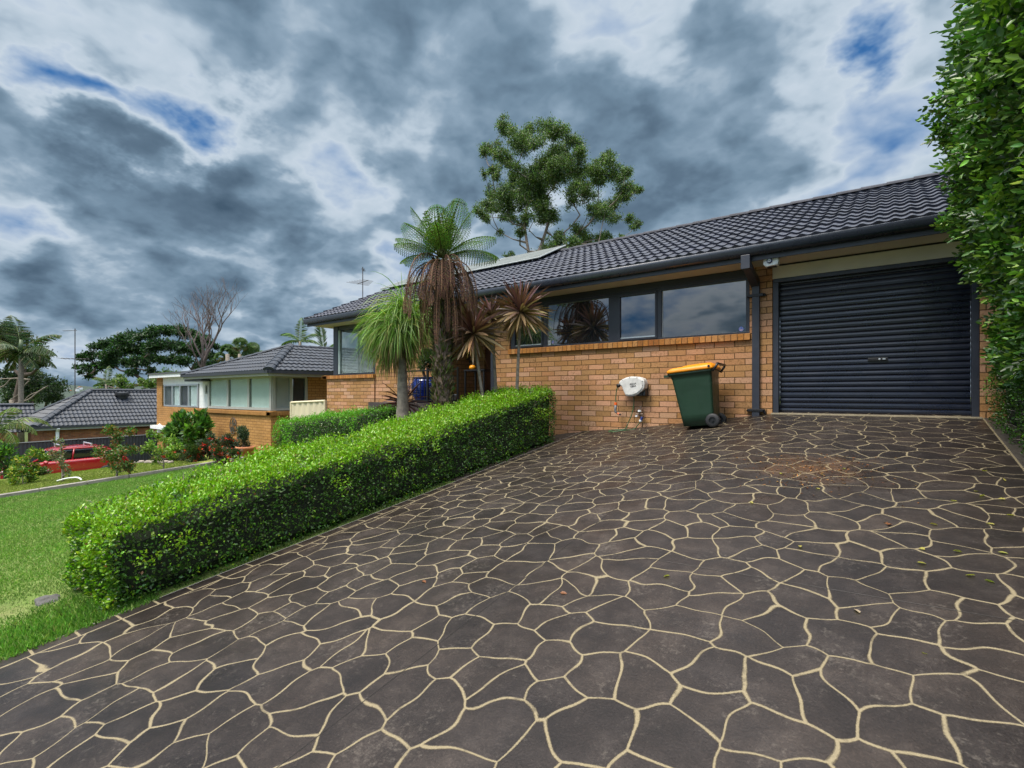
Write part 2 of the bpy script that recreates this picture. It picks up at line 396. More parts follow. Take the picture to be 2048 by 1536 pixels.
def grassmat(name, c1, c2, c3, bare=None):
    m, t, p = mat(name)
    pos = t.n('ShaderNodeNewGeometry').outputs['Position']
    a = t.noise(pos, 1.1, 5, .6); f = t.noise(pos, 70, 4, .7)
    c = t.ramp(a, [(.3, c1), (.5, c2), (.72, c3)])
    c = t.mix(1.0, c, t.ramp(f, [(.2, (.5, .5, .5)), (.8, (1.5, 1.5, 1.4))]), 'MULTIPLY')
    if bare is not None:
        d = t.vm('DISTANCE', pos, bare[0]); n_ = t.noise(pos, 5, 4, .6)
        k = t.mapr(t.m('ADD', d, t.m('MULTIPLY', n_, .8)), bare[1], bare[1] + .5, .8, 0)
        c = t.mix(k, c, (.22, .17, .10))
    t.nt.links.new(c, p.inputs['Base Color']); p.inputs['Roughness'].default_value = .9; p.inputs['Specular IOR Level'].default_value = .15
    b = t.n('ShaderNodeBump', {'Strength': .8, 'Distance': .02, 'Height': f}); t.nt.links.new(b.outputs[0], p.inputs['Normal'])
    return m
M_ground = grassmat('far_ground', (.05, .07, .02), (.07, .09, .03), (.06, .08, .04))
M_lawn = grassmat('lawn_turf', (.11, .17, .04), (.15, .21, .055), (.20, .25, .09), ((-5.85, .55, -1.8), .28))
M_lawn2 = grassmat('neighbour_turf', (.15, .19, .04), (.19, .225, .05), (.22, .24, .07))
M_soil = simple('garden_soil', (.045, .032, .022), .95, var=.35, vscale=14, bump=.9, bscale=50)

def dens(a, b, c, n1_, far, n2_):
    near = np.linspace(a, b, n1_); k = np.geomspace(1, far, n2_)
    return near, k
xs = np.concatenate([-(np.geomspace(30, 2500, 26)[::-1]), np.linspace(-29, 9, 115), np.geomspace(10, 2500, 24)])
ys = np.concatenate([-(np.geomspace(9, 2500, 20)[::-1]), np.linspace(-8, 17, 90), np.geomspace(18, 2500, 28)])
tag(sheet('ground', xs, ys, M_ground, -.05), kind='structure')
tag(sheet('lawn', np.linspace(-14.80, -4.63, 60), np.linspace(-5, 8.1, 70), M_lawn, 0.0), kind='structure')
tag(sheet('neighbour_lawn', np.linspace(-23.0, -14.93, 60), np.linspace(-5, 8.2, 60), M_lawn2, 0.0), kind='structure')
tag(sheet('garden_bed_soil', np.linspace(-13.2, -4.64, 30), np.linspace(4.9, 8.2, 20), M_soil, .012), kind='structure')

# driveway --------------------------------------------------------------
m, t, p = mat('stencilled_concrete')
g_ = t.n('ShaderNodeNewGeometry'); pos = g_.outputs['Position']
sp = t.n('ShaderNodeSeparateXYZ', {'Vector': pos}); X_, Y_ = sp.outputs[0], sp.outputs[1]
flat = t.n('ShaderNodeCombineXYZ', {'X': X_, 'Y': Y_, 'Z': 0.0}).outputs[0]
wv = t.vm('SCALE', t.vm('SUBTRACT', t.noise(flat, 2.8, 1, .5, 0, 1), (.5, .5, .5)), scale=.24)
fl2 = t.vm('ADD', flat, wv)
vo = t.n('ShaderNodeTexVoronoi', {'Vector': fl2, 'Scale': 4.1, 'Randomness': .78}, feature='DISTANCE_TO_EDGE', voronoi_dimensions='2D')
vc = t.n('ShaderNodeTexVoronoi', {'Vector': fl2, 'Scale': 4.1, 'Randomness': .78}, feature='F1', voronoi_dimensions='2D')
rag = t.m('MULTIPLY', t.m('SUBTRACT', t.noise(flat, 90, 5, .85), .5), .013)
wid = t.mapr(t.noise(flat, 1.7, 2, .5), .3, .7, .0034, .0080)
ed = t.m('ADD', t.m('DIVIDE', vo.outputs[0], 4.1), rag)
grout = t.mapr(t.m('SUBTRACT', ed, wid), -.0022, .0022, 1, 0)
# header course of small blocks along the left edge
bx = t.m('ADD', X_, 4.60)
inb = t.m('LESS_THAN', bx, .14)
f1 = t.m('ABSOLUTE', t.m('SUBTRACT', t.m('ADD', bx, t.m('MULTIPLY', rag, .5)), .14)); l1 = t.mapr(f1, .006, .010, 1, 0)
yy = t.m('DIVIDE', Y_, .235); yf = t.m('SUBTRACT', yy, t.m('FLOOR', yy)); l2 = t.mapr(t.m('MULTIPLY', t.m('MINIMUM', yf, t.m('SUBTRACT', 1, yf)), .235), .006, .010, 1, 0)
grout = t.m('ADD', t.m('MULTIPLY', grout, t.m('SUBTRACT', 1, inb)), t.m('MULTIPLY', l2, inb), clamp=True)
grout = t.m('MAXIMUM', grout, l1)
# plain strip on the right beyond a cream line
rx = t.m('ADD', t.m('SUBTRACT', X_, .87), t.m('MULTIPLY', rag, .6)); inr = t.m('GREATER_THAN', rx, 0.0)
l3 = t.mapr(t.m('ABSOLUTE', rx), .007, .011, 1, 0)
grout = t.m('MAXIMUM', t.m('MULTIPLY', grout, t.m('SUBTRACT', 1, inr)), l3)
# worn grout
wear = t.mapr(t.noise(flat, 7, 5, .7), .30, .46, .35, 1)
grout = t.m('MULTIPLY', grout, wear)
# saw-cut control joints
def joint(x0, y0, x1, y1):
    dx, dy = x1 - x0, y1 - y0; L = math.hypot(dx, dy)
    d = t.m('ABSOLUTE', t.m('ADD', t.m('MULTIPLY', t.m('SUBTRACT', X_, x0), dy / L), t.m('MULTIPLY', t.m('SUBTRACT', Y_, y0), -dx / L)))
    return t.mapr(d, .002, .0045, 1, 0)
jt = t.m('MAXIMUM', joint(-1.95, 0, -1.95, 8), t.m('MAXIMUM', joint(-4, 3.2, 1, 3.2), joint(-4, 5.9, 1, 5.9)))
big = t.noise(flat, .9, 6, .6); med = t.noise(flat, 5, 6, .65); fin_ = t.noise(flat, 90, 4, .7)
cs = t.n('ShaderNodeSeparateXYZ', {'Vector': vc.outputs['Color']}).outputs[0]
sc = t.ramp(med, [(.22, (.011, .0092, .0088)), (.5, (.025, .0200, .0182)), (.80, (.054, .045, .040))])
sc = t.mix(1.0, sc, t.ramp(cs, [(0, (.72, .70, .72)), (1, (1.25, 1.2, 1.15))]), 'MULTIPLY')
sc = t.mix(1.0, sc, t.ramp(big, [(.3, (.70, .72, .78)), (.7, (1.25, 1.18, 1.1))]), 'MULTIPLY')
sc = t.mix(1.0, sc, t.ramp(fin_, [(.25, (.6, .6, .6)), (.55, (1.0, 1.0, 1.0)), (.8, (1.9, 1.85, 1.75))]), 'MULTIPLY')
scuff = t.mapr(t.m('MULTIPLY', t.noise(flat, 2.6, 7, .78), t.noise(flat, 34, 5, .8)), .29, .44, 0, .40)
sc = t.mix(scuff, sc, (.21, .18, .15))
gcol = t.mix(t.noise(flat, 120, 3, .7), (.15, .12, .07), (.29, .24, .15))
c = t.mix(grout, sc, gcol)
c = t.mix(t.m('MULTIPLY', inr, t.m('SUBTRACT', 1, l3)), c, t.mix(med, (.045, .038, .033), (.09, .078, .068)))
c = t.mix(t.m('MULTIPLY', jt, .85), c, (.012, .010, .009))
# rusty leaf stain in front of the garage
dst = t.vm('DISTANCE', flat, (-.62, 5.55, 0)); st_ = t.mapr(t.m('ADD', dst, t.m('MULTIPLY', t.noise(flat, 4, 7, .75), 1.9)), 1.0, 1.45, .32, 0)
c = t.mix(st_, c, (.16, .075, .028))
t.nt.links.new(c, p.inputs['Base Color'])
rg = t.mapr(t.noise(flat, 1.6, 7, .7), .35, .65, .27, .60)
t.nt.links.new(t.m('ADD', rg, t.m('MULTIPLY', grout, .25)), p.inputs['Roughness']); p.inputs['Specular IOR Level'].default_value = .28
hh = t.m('ADD', t.m('MULTIPLY', grout, -.8), t.m('ADD', t.m('MULTIPLY', med, .8), t.m('MULTIPLY', fin_, .45)))
hh = t.m('SUBTRACT', hh, jt)
bb = t.n('ShaderNodeBump', {'Strength': .55, 'Distance': .008, 'Height': hh}); t.nt.links.new(bb.outputs[0], p.inputs['Normal'])
M_drive = m
tag(sheet('driveway', np.concatenate([np.linspace(-4.60, -1.40, 30), np.linspace(-1.36, .85, 18), np.linspace(.9, 1.9, 8)]), np.linspace(-4, D + .16, 100), M_drive, .022), kind='structure')
# concrete rim of the slab down its left side
e = MB()
for i in range(60):
    y0 = -4 + i * .204; y1 = y0 + .204
    a = gz(-4.62, y0); b = gz(-4.62, y1)
    e.add([(-4.625, y0, a - .12), (-4.6, y0, a - .12), (-4.6, y0, a + .0205), (-4.625, y0, a + .0185), (-4.625, y1, b - .12), (-4.6, y1, b - .12), (-4.6, y1, b + .0205), (-4.625, y1, b + .0185)],
          [(0, 3, 7, 4), (3, 2, 6, 7), (0, 1, 2, 3)])
tag(obj('driveway_edge', e, M_conc), kind='structure')

# timber/concrete edging between the two lawns
e = thing('lawn_edging', 'row of grey concrete edging blocks between the two front lawns', 'edging', (-14.86, 2, gz(-14.86, 2)))
yy0 = -4.0; i = 0
eb = MB()
while yy0 < 6.3:
    L = .9 + .25 * math.sin(i * 2.3); a = gz(-14.86, yy0); b = gz(-14.86, yy0 + L - .02); j = .01 * math.sin(i * 5.1)
    eb.add([(-14.94 + j, yy0, a - .1), (-14.79 + j, yy0, a - .1), (-14.79 + j, yy0, a + .075), (-14.94 + j, yy0, a + .075), (-14.94 + j, yy0 + L - .02, b - .1), (-14.79 + j, yy0 + L - .02, b - .1), (-14.79 + j, yy0 + L - .02, b + .075), (-14.94 + j, yy0 + L - .02, b + .075)],
           [(0, 1, 2, 3), (4, 7, 6, 5), (3, 2, 6, 7), (0, 3, 7, 4), (1, 5, 6, 2)]); yy0 += L; i += 1
obj('edging_block_run', eb, M_conc, e)

# ------------------------------------------------------------------ tiled roof builder
def tiled(name, O, A, U, La, Lu, m, parent, inside=None, pitch=.165, course=.33, res=8, amp=.024, lift=.03):
    """O corner at the eave, A unit vector along the eave, U unit vector up the slope."""
    O, A, U = Vector(O), Vector(A).normalized(), Vector(U).normalized(); N = A.cross(U).normalized()
    if N.z < 0: N = -N
    na = int(La / pitch * res) + 1; nu = int(math.ceil(Lu / course))
    s_ = np.linspace(0, La, na); wave = (.5 + .5 * np.cos(2 * math.pi * s_ / pitch)) ** 1.4 * amp
    V = []; F = []
    for k in range(nu):
        t0 = k * course; t1 = min((k + 1) * course, Lu); j = .004 * math.sin(k * 3.7)
        for tt, h_ in ((t0, -.004), (t0, lift + j), (t1, .002)):
            P = np.array(O)[None] + s_[:, None] * np.array(A)[None] + tt * np.array(U)[None] + (wave + h_)[:, None] * np.array(N)[None]
            V.append(P)
        b = k * 3 * na
        for i in range(na - 1):
            if inside is not None and not inside((s_[i] + s_[i + 1]) / 2, (t0 + t1) / 2): continue
            F.append((b + i, b + i + 1, b + na + i + 1, b + na + i)); F.append((b + na + i, b + na + i + 1, b + 2 * na + i + 1, b + 2 * na + i))
    o = obj(name, (np.concatenate(V), F), m, parent)
    return o
def ridgecaps(mb, P, Q, r=.11, step=.38):
    P, Q = Vector(P), Vector(Q); L = (Q - P).length; d = (Q - P).normalized(); n = int(L / step)
    side = d.cross(Vector((0, 0, 1))).normalized(); up = side.cross(d)
    for i in range(n):
        a = P + d * (i * L / n); b = P + d * ((i + 1) * L / n + .03)
        V = []
        for c_, rr in ((a, r), (b, r * .84)):
            for q in range(7):
                th = math.pi * q / 6
                V.append(tuple(c_ + side * math.cos(th) * rr * 1.15 + up * (math.sin(th) * rr * .72 - .02)))
        mb.add(V, [(q, q + 1, q + 8, q + 7) for q in range(6)] + [tuple(range(7))[::-1], tuple(range(7, 14))])

# ================================================================== THE HOUSE
H = thing('brick_house', 'long tan brick house with charcoal tiled roof and dark roller garage door', 'house', (-6, D, -.9))
wl = MB()
WT = 1.92
def wbox(x0, x1, z0, z1, y0=D, y1=D + .24): wl.box(x0, x1, y0, y1, z0, z1)
wbox(-6.75, -1.425, -2.0, .827)                     # under the long window
wbox(-6.75, -6.36, .827, WT)
wbox(-1.735, -1.425, .827, WT)
wbox(.845, 3.4, -1.2, WT)                            # right of the garage
wbox(-12.97, -10.80, -2.2, .43, D - .035, D + .24)   # under the corner window (stands a little proud)
wbox(-10.80, -8.54, -2.2, WT)                        # full height part of the left wing
wl.box(-8.78, -8.54, D + .24, 9.62, -1.4, WT)        # return wall of the porch
wl.box(-8.54, -8.20, 9.62, 9.86, -1.4, WT)
wl.box(-7.80, -6.75, 9.62, 9.86, -1.4, WT)
wl.box(-6.99, -6.75, D + .24, 9.62, -1.4, WT)
wl.box(-12.97, -12.73, D + .24, 15.2, -2.2, WT - 1.45)
wl.box(-12.9, -12.73, 10.6, 15.2, .43, WT)
obj('wall', wl, M_brick, H)
sl = MB()
sl.prism([(-6.365, 8.215, .824), (-6.365, 8.32, .824), (-6.365, 8.32, .938), (-6.365, 8.215, .918)], (4.645, 0, 0))
obj('window_sill', sl, M_sill, H, bevel=.004)
sl = MB(); sl.prism([(-13.12, 8.175, .426), (-13.12, 8.40, .426), (-13.12, 8.40, .535), (-13.12, 8.175, .517)], (2.34, 0, 0))
sl.prism([(-13.13, 8.175, .4265), (-12.9, 8.175, .4265), (-12.9, 8.175, .5345), (-13.13, 8.175, .5165)], (0, 2.2, 0))
obj('window_sill', sl, M_sill, H, bevel=.004)

# long window: dark frame, four panes
FR = MB(); y0, y1 = D + .03, D + .10
def frm(x0, x1, z0, z1, a=y0, b=y1): FR.box(x0, x1, a, b, z0, z1)
frm(-6.355, -1.742, 1.755, WT - .003, D + .035, D + .12)     # head board
frm(-6.355, -1.742, .925, .962)
for a, b in ((-6.355, -6.25), (-5.555, -5.445), (-4.11, -3.90), (-3.215, -3.125), (-1.795, -1.742)): frm(a, b, .9625, 1.7545)
frm(-6.36, -1.74, 1.80, 1.83, D + .015, D + .0345)
WIN = obj('window', FR, M_dark, H, bevel=.003)
sash = MB()
def sashf(x0, x1, z0, z1, t=.035, a=D + .012, b=D + .05):
    sash.box(x0, x1, a, b, z0, z0 + t); sash.box(x0, x1, a, b, z1 - t, z1); sash.box(x0, x0 + t, a, b, z0 + t, z1 - t); sash.box(x1 - t, x1, a, b, z0 + t, z1 - t)
sashf(-6.27, -5.54, .950, 1.765); obj('sash', sash, M_dark, WIN, bevel=.003)
sash = MB(); sashf(-3.915, -3.20, .950, 1.765); obj('sash', sash, M_dark, WIN, bevel=.003)
for i, (a, b, zz) in enumerate(((-6.236, -5.574, .99), (-5.44, -4.115, .965), (-3.881, -3.234, .99), (-3.12, -1.80, .965))):
    p_ = MB(); yy = D + (.045 if i in (0, 2) else .06)
    p_.box(a, b, yy, yy + .006, zz, 1.75); obj('pane', p_, M_glass, WIN)
for xa_, xb_ in ((-6.234, -5.576), (-3.879, -3.236)): st = MB(); st.box(xa_, xb_, D + .036, D + .044, .988, 1.008); obj('sash_trim', st, M_alu, WIN)
M_bead = simple('grey_bead', (.35, .38, .40), .5)
for xa_ in (-5.441, -3.121): gk = MB(); gk.box(xa_, xa_ + .012, D + .052, D + .059, .965, 1.748); obj('glazing_bead', gk, M_bead, WIN)

def textmesh(name, body, size, loc, rot, m, parent, ext=.001, bold=0, align='CENTER', shear=0):
    cu = bpy.data.curves.new(name, 'FONT'); cu.body = body; cu.size = size; cu.extrude = ext; cu.align_x = align; cu.offset = bold; cu.shear = shear
    to = bpy.data.objects.new(name, cu); COL.objects.link(to)
    dg = bpy.context.evaluated_depsgraph_get(); dg.update()
    me = bpy.data.meshes.new_from_object(to.evaluated_get(dg)); bpy.data.objects.remove(to)
    me.materials.clear(); me.materials.append(m)
    o = bpy.data.objects.new(name, me); COL.objects.link(o); o.parent = parent
    o.location = Vector(loc) - origin(parent); o.rotation_euler = rot
    return o
M_stw = simple('sticker_white', (.60, .64, .66), .5, var=.03); M_stb = simple('sticker_blue', (.06, .14, .48), .5, var=.05); M_str = simple('sticker_mauve', (.48, .38, .50), .5, var=.05)
M_ink = simple('dark_ink', (.02, .02, .03), .6)
def disc(mb, x, z, y, r, n=24): mb.lathe([(r, 0), (r, .001)], (x, y, z), n, 'y')
for sx_, sz_, sr_ in ((-1.868, 1.008, .036), (-5.325, 1.018, .030)):
    k = thing('alarm_sticker', 'round blue and pink alarm sticker in the lower right corner of the widest pane' if sx_ > -3 else 'round blue and pink alarm sticker beside the white notice on the window', 'sticker', (sx_, D + .055, sz_), 'alarm stickers on the window')
    a = MB(); disc(a, sx_, sz_, D + .0555, sr_); obj('rim', a, M_stb, k)
    a = MB(); disc(a, sx_, sz_, D + .0545, sr_ * .82); obj('face', a, M_str, k)
    a = MB(); a.box(sx_ - sr_ * .8, sx_ + sr_ * .8, D + .0532, D + .054, sz_ - sr_ * .12, sz_ + sr_ * .22); disc(a, sx_, sz_ + sr_ * .5, D + .0533, sr_ * .34); obj('logo', a, M_stb, k)
k = thing('window_notice', 'small white printed notice taped low inside the second pane', 'notice', (-5.42, D + .055, 1.02))
a = MB(); a.box(-5.475, -5.375, D + .0535, D + .055, .968, 1.07); obj('paper', a, M_stw, k)
a = MB()
for zz in (1.05, 1.012, 1.005, .985): a.box(-5.465, -5.385, D + .0525, D + .0533, zz, zz + .0045)
obj('print_lines', a, M_ink, k)

# corner window of the left wing
F2 = MB()
F2.box(-12.72, -12.50, D + .01, D + .15, .535, WT - .003)      # corner post
F2.box(-12.50, -10.92, D + .03, D + .11, .535, .565); F2.box(-12.50, -10.92, D + .03, D + .11, 1.80, WT - .003); F2.box(-10.92, -10.805, D + .03, D + .11, .535, WT - .003)
F2.box(-12.72, -12.62, D + .155, 10.5, 1.80, WT - .003); F2.box(-12.72, -12.62, 10.35, 10.5, .54, 1.797)
W2 = obj('window', F2, M_dark, H, bevel=.003)
a = MB(); a.box(-12.50, -12.44, D + .025, D + .09, .566, 1.797); obj('inner_frame', a, simple('pale_frame', (.42, .50, .49), .5), W2)
a = MB(); a.box(-12.438, -10.922, D + .05, D + .056, .567, 1.797); obj('pane', a, M_see, W2)
a = MB(); a.box(-12.68, -12.675, D + .2, 10.34, .54, 1.797); obj('pane', a, M_see, W2)
a = MB()
for i in range(38):
    zz = .59 + i * .0318
    a.add([(-12.42, D + .075, zz), (-10.93, D + .075, zz), (-10.93, D + .092, zz + .013), (-12.42, D + .092, zz + .013)], [(0, 1, 2, 3)])
for xx in (-12.2, -11.55, -11.1): a.box(xx, xx + .004, D + .07, D + .074, .57, 1.79)
obj('venetian_blind', a, M_blind, W2)
a = MB(); a.box(-12.4, -10.9, D + .6, D + .62, .4, 1.85); obj('room_shade', a, simple('room_dark', (.03, .035, .035), .9), W2)

# porch door
a = MB(); a.box(-8.19, -7.81, 9.66, 9.71, -.2, 1.80); DR = obj('door', a, M_wood, H, bevel=.004)
a = MB(); a.box(-8.20, -7.80, 9.64, 9.72, 1.80, WT - .01); obj('door_frame', a, M_dark, DR)
a = MB(); a.box(-6.86, -6.752, D - .012, D - .001, -.3, WT - .002); obj('corner_trim', a, M_dark, H)
a = MB(); a.lathe([(.0, -.04), (.022, -.035), (.022, -.01), (.012, 0)], (-7.88, 9.66, .72), 12, 'y'); obj('handle', a, M_alu, DR, smooth=True)

# garage door
GD = MB(); ys_ = D + .16
prof = []; zz = -.268; i = 0
while zz < 1.70:
    hgt = (.072, .079, .069, .085, .074)[i % 5]
    prof += [(0, zz), (-.016, zz + .008), (-.018, zz + hgt * .45), (-.013, zz + hgt - .018), (.003, zz + hgt - .009)]; zz += hgt; i += 1
V = []; xs_ = np.linspace(-1.345, .775, 30)
for (dy, z_) in prof:
    for x_ in xs_: V.append((x_, ys_ + dy + .003 * math.sin(x_ * 2.1 + z_ * 2.5), z_))
nx = len(xs_)
F = [(j * nx + i, j * nx + i + 1, (j + 1) * nx + i + 1, (j + 1) * nx + i) for j in range(len(prof) - 1) for i in range(nx - 1)]
M_door = simple('roller_door_paint', (.007, .010, .023), .30, var=.12, vscale=1.2, coat=.25)
M_door.node_tree.nodes['Principled BSDF'].inputs['Specular IOR Level'].default_value = .45
GDO = obj('garage_door', (V, F), M_door, H, smooth=False)
a = MB(); a.box(-1.345, .775, ys_ - .03, ys_ + .02, -.292, -.270); obj('bottom_rail', a, M_alu, GDO)
a = MB(); a.box(-.27, -.05, ys_ - .035, ys_ - .020, .452, .492); HD = obj('lock_plate', a, M_black, GDO, bevel=.004)
a = MB(); a.lathe([(.0, -.012), (.013, -.01), (.013, 0)], (-.14, ys_ - .034, .472), 14, 'y'); a.box(-.107, -.075, ys_ - .05, ys_ - .036, .464, .482); obj('handle', a, M_alu, HD)
a = MB()
a.box(-1.422, -1.345, D + .02, D + .14, -.30, 1.655); a.box(.775, .843, D + .02, D + .14, -.30, 1.655); a.box(-1.422, .843, D + .02, D + .10, 1.656, 1.712)
a.box(-1.35, .78, D + .24, D + .26, -.3, 1.75)
obj('door_frame', a, M_dark, GDO, bevel=.003)
a = MB(); a.box(-1.34, .77, ys_ + .03, ys_ + .3, 1.52, 1.9); obj('roller_drum', a, M_black, GDO)
a = MB(); a.box(-1.43, .85, D + .015, D + .2, 1.7135, 1.893); obj('lintel_board', a, M_band, H)
a = MB(); a.box(-1.43, .85, D + .035, D + .2, 1.8935, 1.918); obj('shadow_gap', a, M_black, H)
a = MB(); a.box(-1.43, .86, D - .06, D + .17, -.45, -.279); obj('threshold', a, simple('pale_threshold', (.32, .27, .18), .8), H)

# soffit, fascia, gutter
YE = 7.66
a = MB(); a.box(-13.12, 3.5, YE + .11, D + .03, 1.921, 1.94); a.box(-13.12, -12.6, D + .03, 15.0, 1.921, 1.94); a.box(-8.6, -6.7, D + .031, 9.9, 1.9215, 1.94); obj('soffit', a, M_soffit, H)
a = MB(); a.box(-13.18, 3.5, YE + .085, YE + .108, 1.895, 2.09)
a.prism([(-13.16, YE + .11, 1.9), (-13.16, 11.5, 3.64), (-13.16, 15.3, 1.9), (-13.16, 15.3, 2.07), (-13.16, 11.5, 3.80), (-13.16, YE + .11, 2.07)], (.03, 0, 0))
obj('fascia', a, M_dark, H)
a = MB()
gp = [(YE + .084, 2.09), (YE + .084, 1.975), (YE + .05, 1.958), (YE + .01, 1.968), (YE - .018, 2.0), (YE - .022, 2.05), (YE - .03, 2.085), (YE - .012, 2.10), (YE - .006, 2.085), (YE - .002, 2.01), (YE + .03, 1.985), (YE + .07, 1.99), (YE + .072, 2.085)]
a.prism([(-13.2, y_, z_) for y_, z_ in gp], (16.7, 0, 0))
obj('gutter', a, M_gutter, H, smooth=True)
TAN_P = math.tan(R(24.2)); U1 = Vector((0, 1, TAN_P)).normalized(); LU = (11.5 - (YE + .02)) / U1.y
ROOF = tiled('roof', (-13.18, YE + .02, 2.095), (1, 0, 0), U1, 16.7, LU, M_roof, H)
ridz = 2.095 + LU * U1.z
tiled('rear_roof', (-13.18, 15.34, 2.095), (1, 0, 0), Vector((0, -1, TAN_P)).normalized(), 16.7, LU, M_roof, H, res=2, pitch=.33)
a = MB(); ridgecaps(a, (-13.25, 11.5, ridz + .02), (3.4, 11.5, ridz + .02)); obj('ridge_cap', a, M_cap, ROOF)
a = MB()
for i in range(13):     # verge tiles closing the stepped left edge
    t0 = i * .33; t1 = min(t0 + .345, LU)
    P0 = Vector((-13.2, YE + .02, 2.095)) + U1 * t0; P1 = Vector((-13.2, YE + .02, 2.095)) + U1 * t1
    N_ = Vector((0, -U1.z, U1.y))
    a.add([tuple(P0 - N_ * .05), tuple(P1 - N_ * .05), tuple(P1 + N_ * .03), tuple(P0 + N_ * .062), tuple(P0 - N_ * .05 + Vector((.05, 0, 0))), tuple(P1 - N_ * .05 + Vector((.05, 0, 0))), tuple(P1 + N_ * .03 + Vector((.05, 0, 0))), tuple(P0 + N_ * .062 + Vector((.05, 0, 0)))],
          [(0, 1, 2, 3), (4, 7, 6, 5), (3, 2, 6, 7), (0, 3, 7, 4)])
obj('verge_tile', a, M_roof, ROOF)
a = MB(); a.prism([(-12.9, 8.0, 1.93), (-12.9, 11.5, 3.5), (-12.9, 15.0, 1.93)], (.06, 0, 0)); obj('gable', a, M_dark2, H)

# downpipe with its offset and wall brackets
a = MB(); a.box(-1.69, -1.588, D - .065, D - .006, -.42, 1.70)
a.box(-1.72, -1.60, YE - .028, YE + .06, 1.775, 1.97)
a.prism([(-1.705, YE + .055, 1.775), (-1.705, YE + .055, 1.88), (-1.705, D - .006, 1.74), (-1.705, D - .006, 1.60), (-1.705, D - .07, 1.62)], (.11, 0, 0))
DP = obj('downpipe', a, M_dark, H, bevel=.004)
for zz in (1.485, -.245):
    a = MB(); a.box(-1.745, -1.535, D - .075, D - .004, zz - .02, zz + .02); a.tube([(-1.765, D - .03, zz - .02), (-1.745, D - .03, zz + .01)], .018, 8); a.tube([(-1.515, D - .03, zz - .05 if zz < 0 else zz - .02), (-1.535, D - .03, zz + .015)], .02, 8)
    obj('bracket', a, M_blackmetal, DP, bevel=.003)

# porch slab and steps
a = MB(); a.box(-10.0, -6.9, 7.45, 9.62, -1.6, -.2); tag(obj('porch_floor', a, simple('dark_paving', (.05, .04, .035), .8)), kind='structure')

# ------------------------------------------------------------------ solar matting, antenna on the roof
def onroof(x, y, up=0): return (x, y, 2.095 + (y - YE - .02) * TAN_P + up)
sm_ = thing('solar_matting', 'raised grey solar pool heating panel lying along the roof ridge', 'solar panel', onroof(-10, 10.6))
M_mat = simple('grey_panel', (.10, .115, .11), .5, var=.2, vscale=2); M_edge = simple('panel_rail', (.30, .32, .32), .5)
a = MB()
for (xa, xb) in ((-13.28, -11.25), (-11.22, -9.15), (-9.12, -7.06)):
    a.add([onroof(xa, 10.40, .10), onroof(xb, 10.40, .10), onroof(xb, 11.66, .12), onroof(xa, 11.66, .12), onroof(xa, 10.40, .13), onroof(xb, 10.40, .13), onroof(xb, 11.66, .155), onroof(xa, 11.66, .155)], [(0, 3, 2, 1), (4, 5, 6, 7), (0, 1, 5, 4), (2, 3, 7, 6), (0, 4, 7, 3), (1, 2, 6, 5)])
obj('panel', a, M_mat, sm_)
a = MB()
for xx in (-13.29, -11.24, -9.14, -7.06): a.tube([onroof(xx, 10.39, .118), onroof(xx, 11.67, .145)], .02, 6)
a.tube([onroof(-13.29, 10.385, .115), onroof(-7.05, 10.385, .115)], .018, 6)
obj('rail', a, M_edge, sm_)
for xx in (-12.8, -11, -9.2, -7.3): a = MB(); a.tube([onroof(xx, 10.45, 0), onroof(xx, 10.45, .11)], .015, 6); obj('stand_off', a, M_alu, sm_)

def antenna(name, label, base, hgt, boom_az, scale, m_):
    k = thing(name, label, 'antenna', base, 'rooftop antennas'); b = Vector(base)
    a = MB(); a.tube([b, b + Vector((0, 0, hgt))], .016 * scale, 7); obj('mast', a, m_, k)
    ca, sa = math.cos(boom_az), math.sin(boom_az); d = Vector((ca, sa, 0)); s_ = Vector((-sa, ca, 0))
    a = MB()
    zb = b + Vector((0, 0, hgt * .55)); a.tube([zb - d * .42 * scale, zb + d * .42 * scale], .011 * scale, 6)
    for i in range(7):
        q = zb + d * (-.4 + i * .13) * scale; L = (.42 - .035 * i) * scale; a.tube([q - s_ * L, q + s_ * L], .006 * scale, 5)
    obj('boom', a, m_, k)
    a = MB(); zt = b + Vector((0, 0, hgt * .97)); d2 = Vector((math.cos(boom_az + 2.6), math.sin(boom_az + 2.6), 0)); s2 = Vector((-d2.y, d2.x, 0))
    a.tube([zt - d2 * .08 * scale, zt + d2 * .5 * scale], .009 * scale, 6)
    for i in range(6): q = zt + d2 * (.1 + i * .075) * scale; a.tube([q - s2 * .06 * scale, q + s2 * .06 * scale], .005 * scale, 5)
    obj('upper_boom', a, m_, k)
M_ant = simple('weathered_metal', (.10, .09, .09), .5, .4)
antenna('roof_antenna', 'thin television antenna on the left end of the brick house roof', onroof(-12.75, 9.3, .0), 1.02, R(-10), .85, M_ant)

# alarm siren under the eave
k = thing('alarm_siren', 'white alarm siren box with round blue light under the eave beside the garage', 'alarm box', (-1.36, 7.85, 1.90))
a = MB(); a.prism([(-1.455, 7.79, 1.915), (-1.27, 7.79, 1.915), (-1.262, 7.79, 1.86), (-1.272, 7.79, 1.808), (-1.43, 7.79, 1.796), (-1.462, 7.79, 1.84)], (0, .11, 0)); obj('case', a, M_white, k, bevel=.012)
a = MB(); a.lathe([(.036, 0), (.036, -.012), (.028, -.022), (0, -.026)], (-1.376, 7.789, 1.872), 24, 'y'); obj('light', a, simple('alarm_blue', (.03, .04, .16), .25), k, smooth=True)
a = MB(); a.lathe([(.024, 0), (.022, -.004), (0, -.005)], (-1.376, 7.766, 1.872), 20, 'y'); obj('logo_disc', a, M_stw, k)
a = MB(); a.box(-1.39, -1.362, 7.757, 7.7605, 1.868, 1.874); obj('logo', a, M_ink, k)
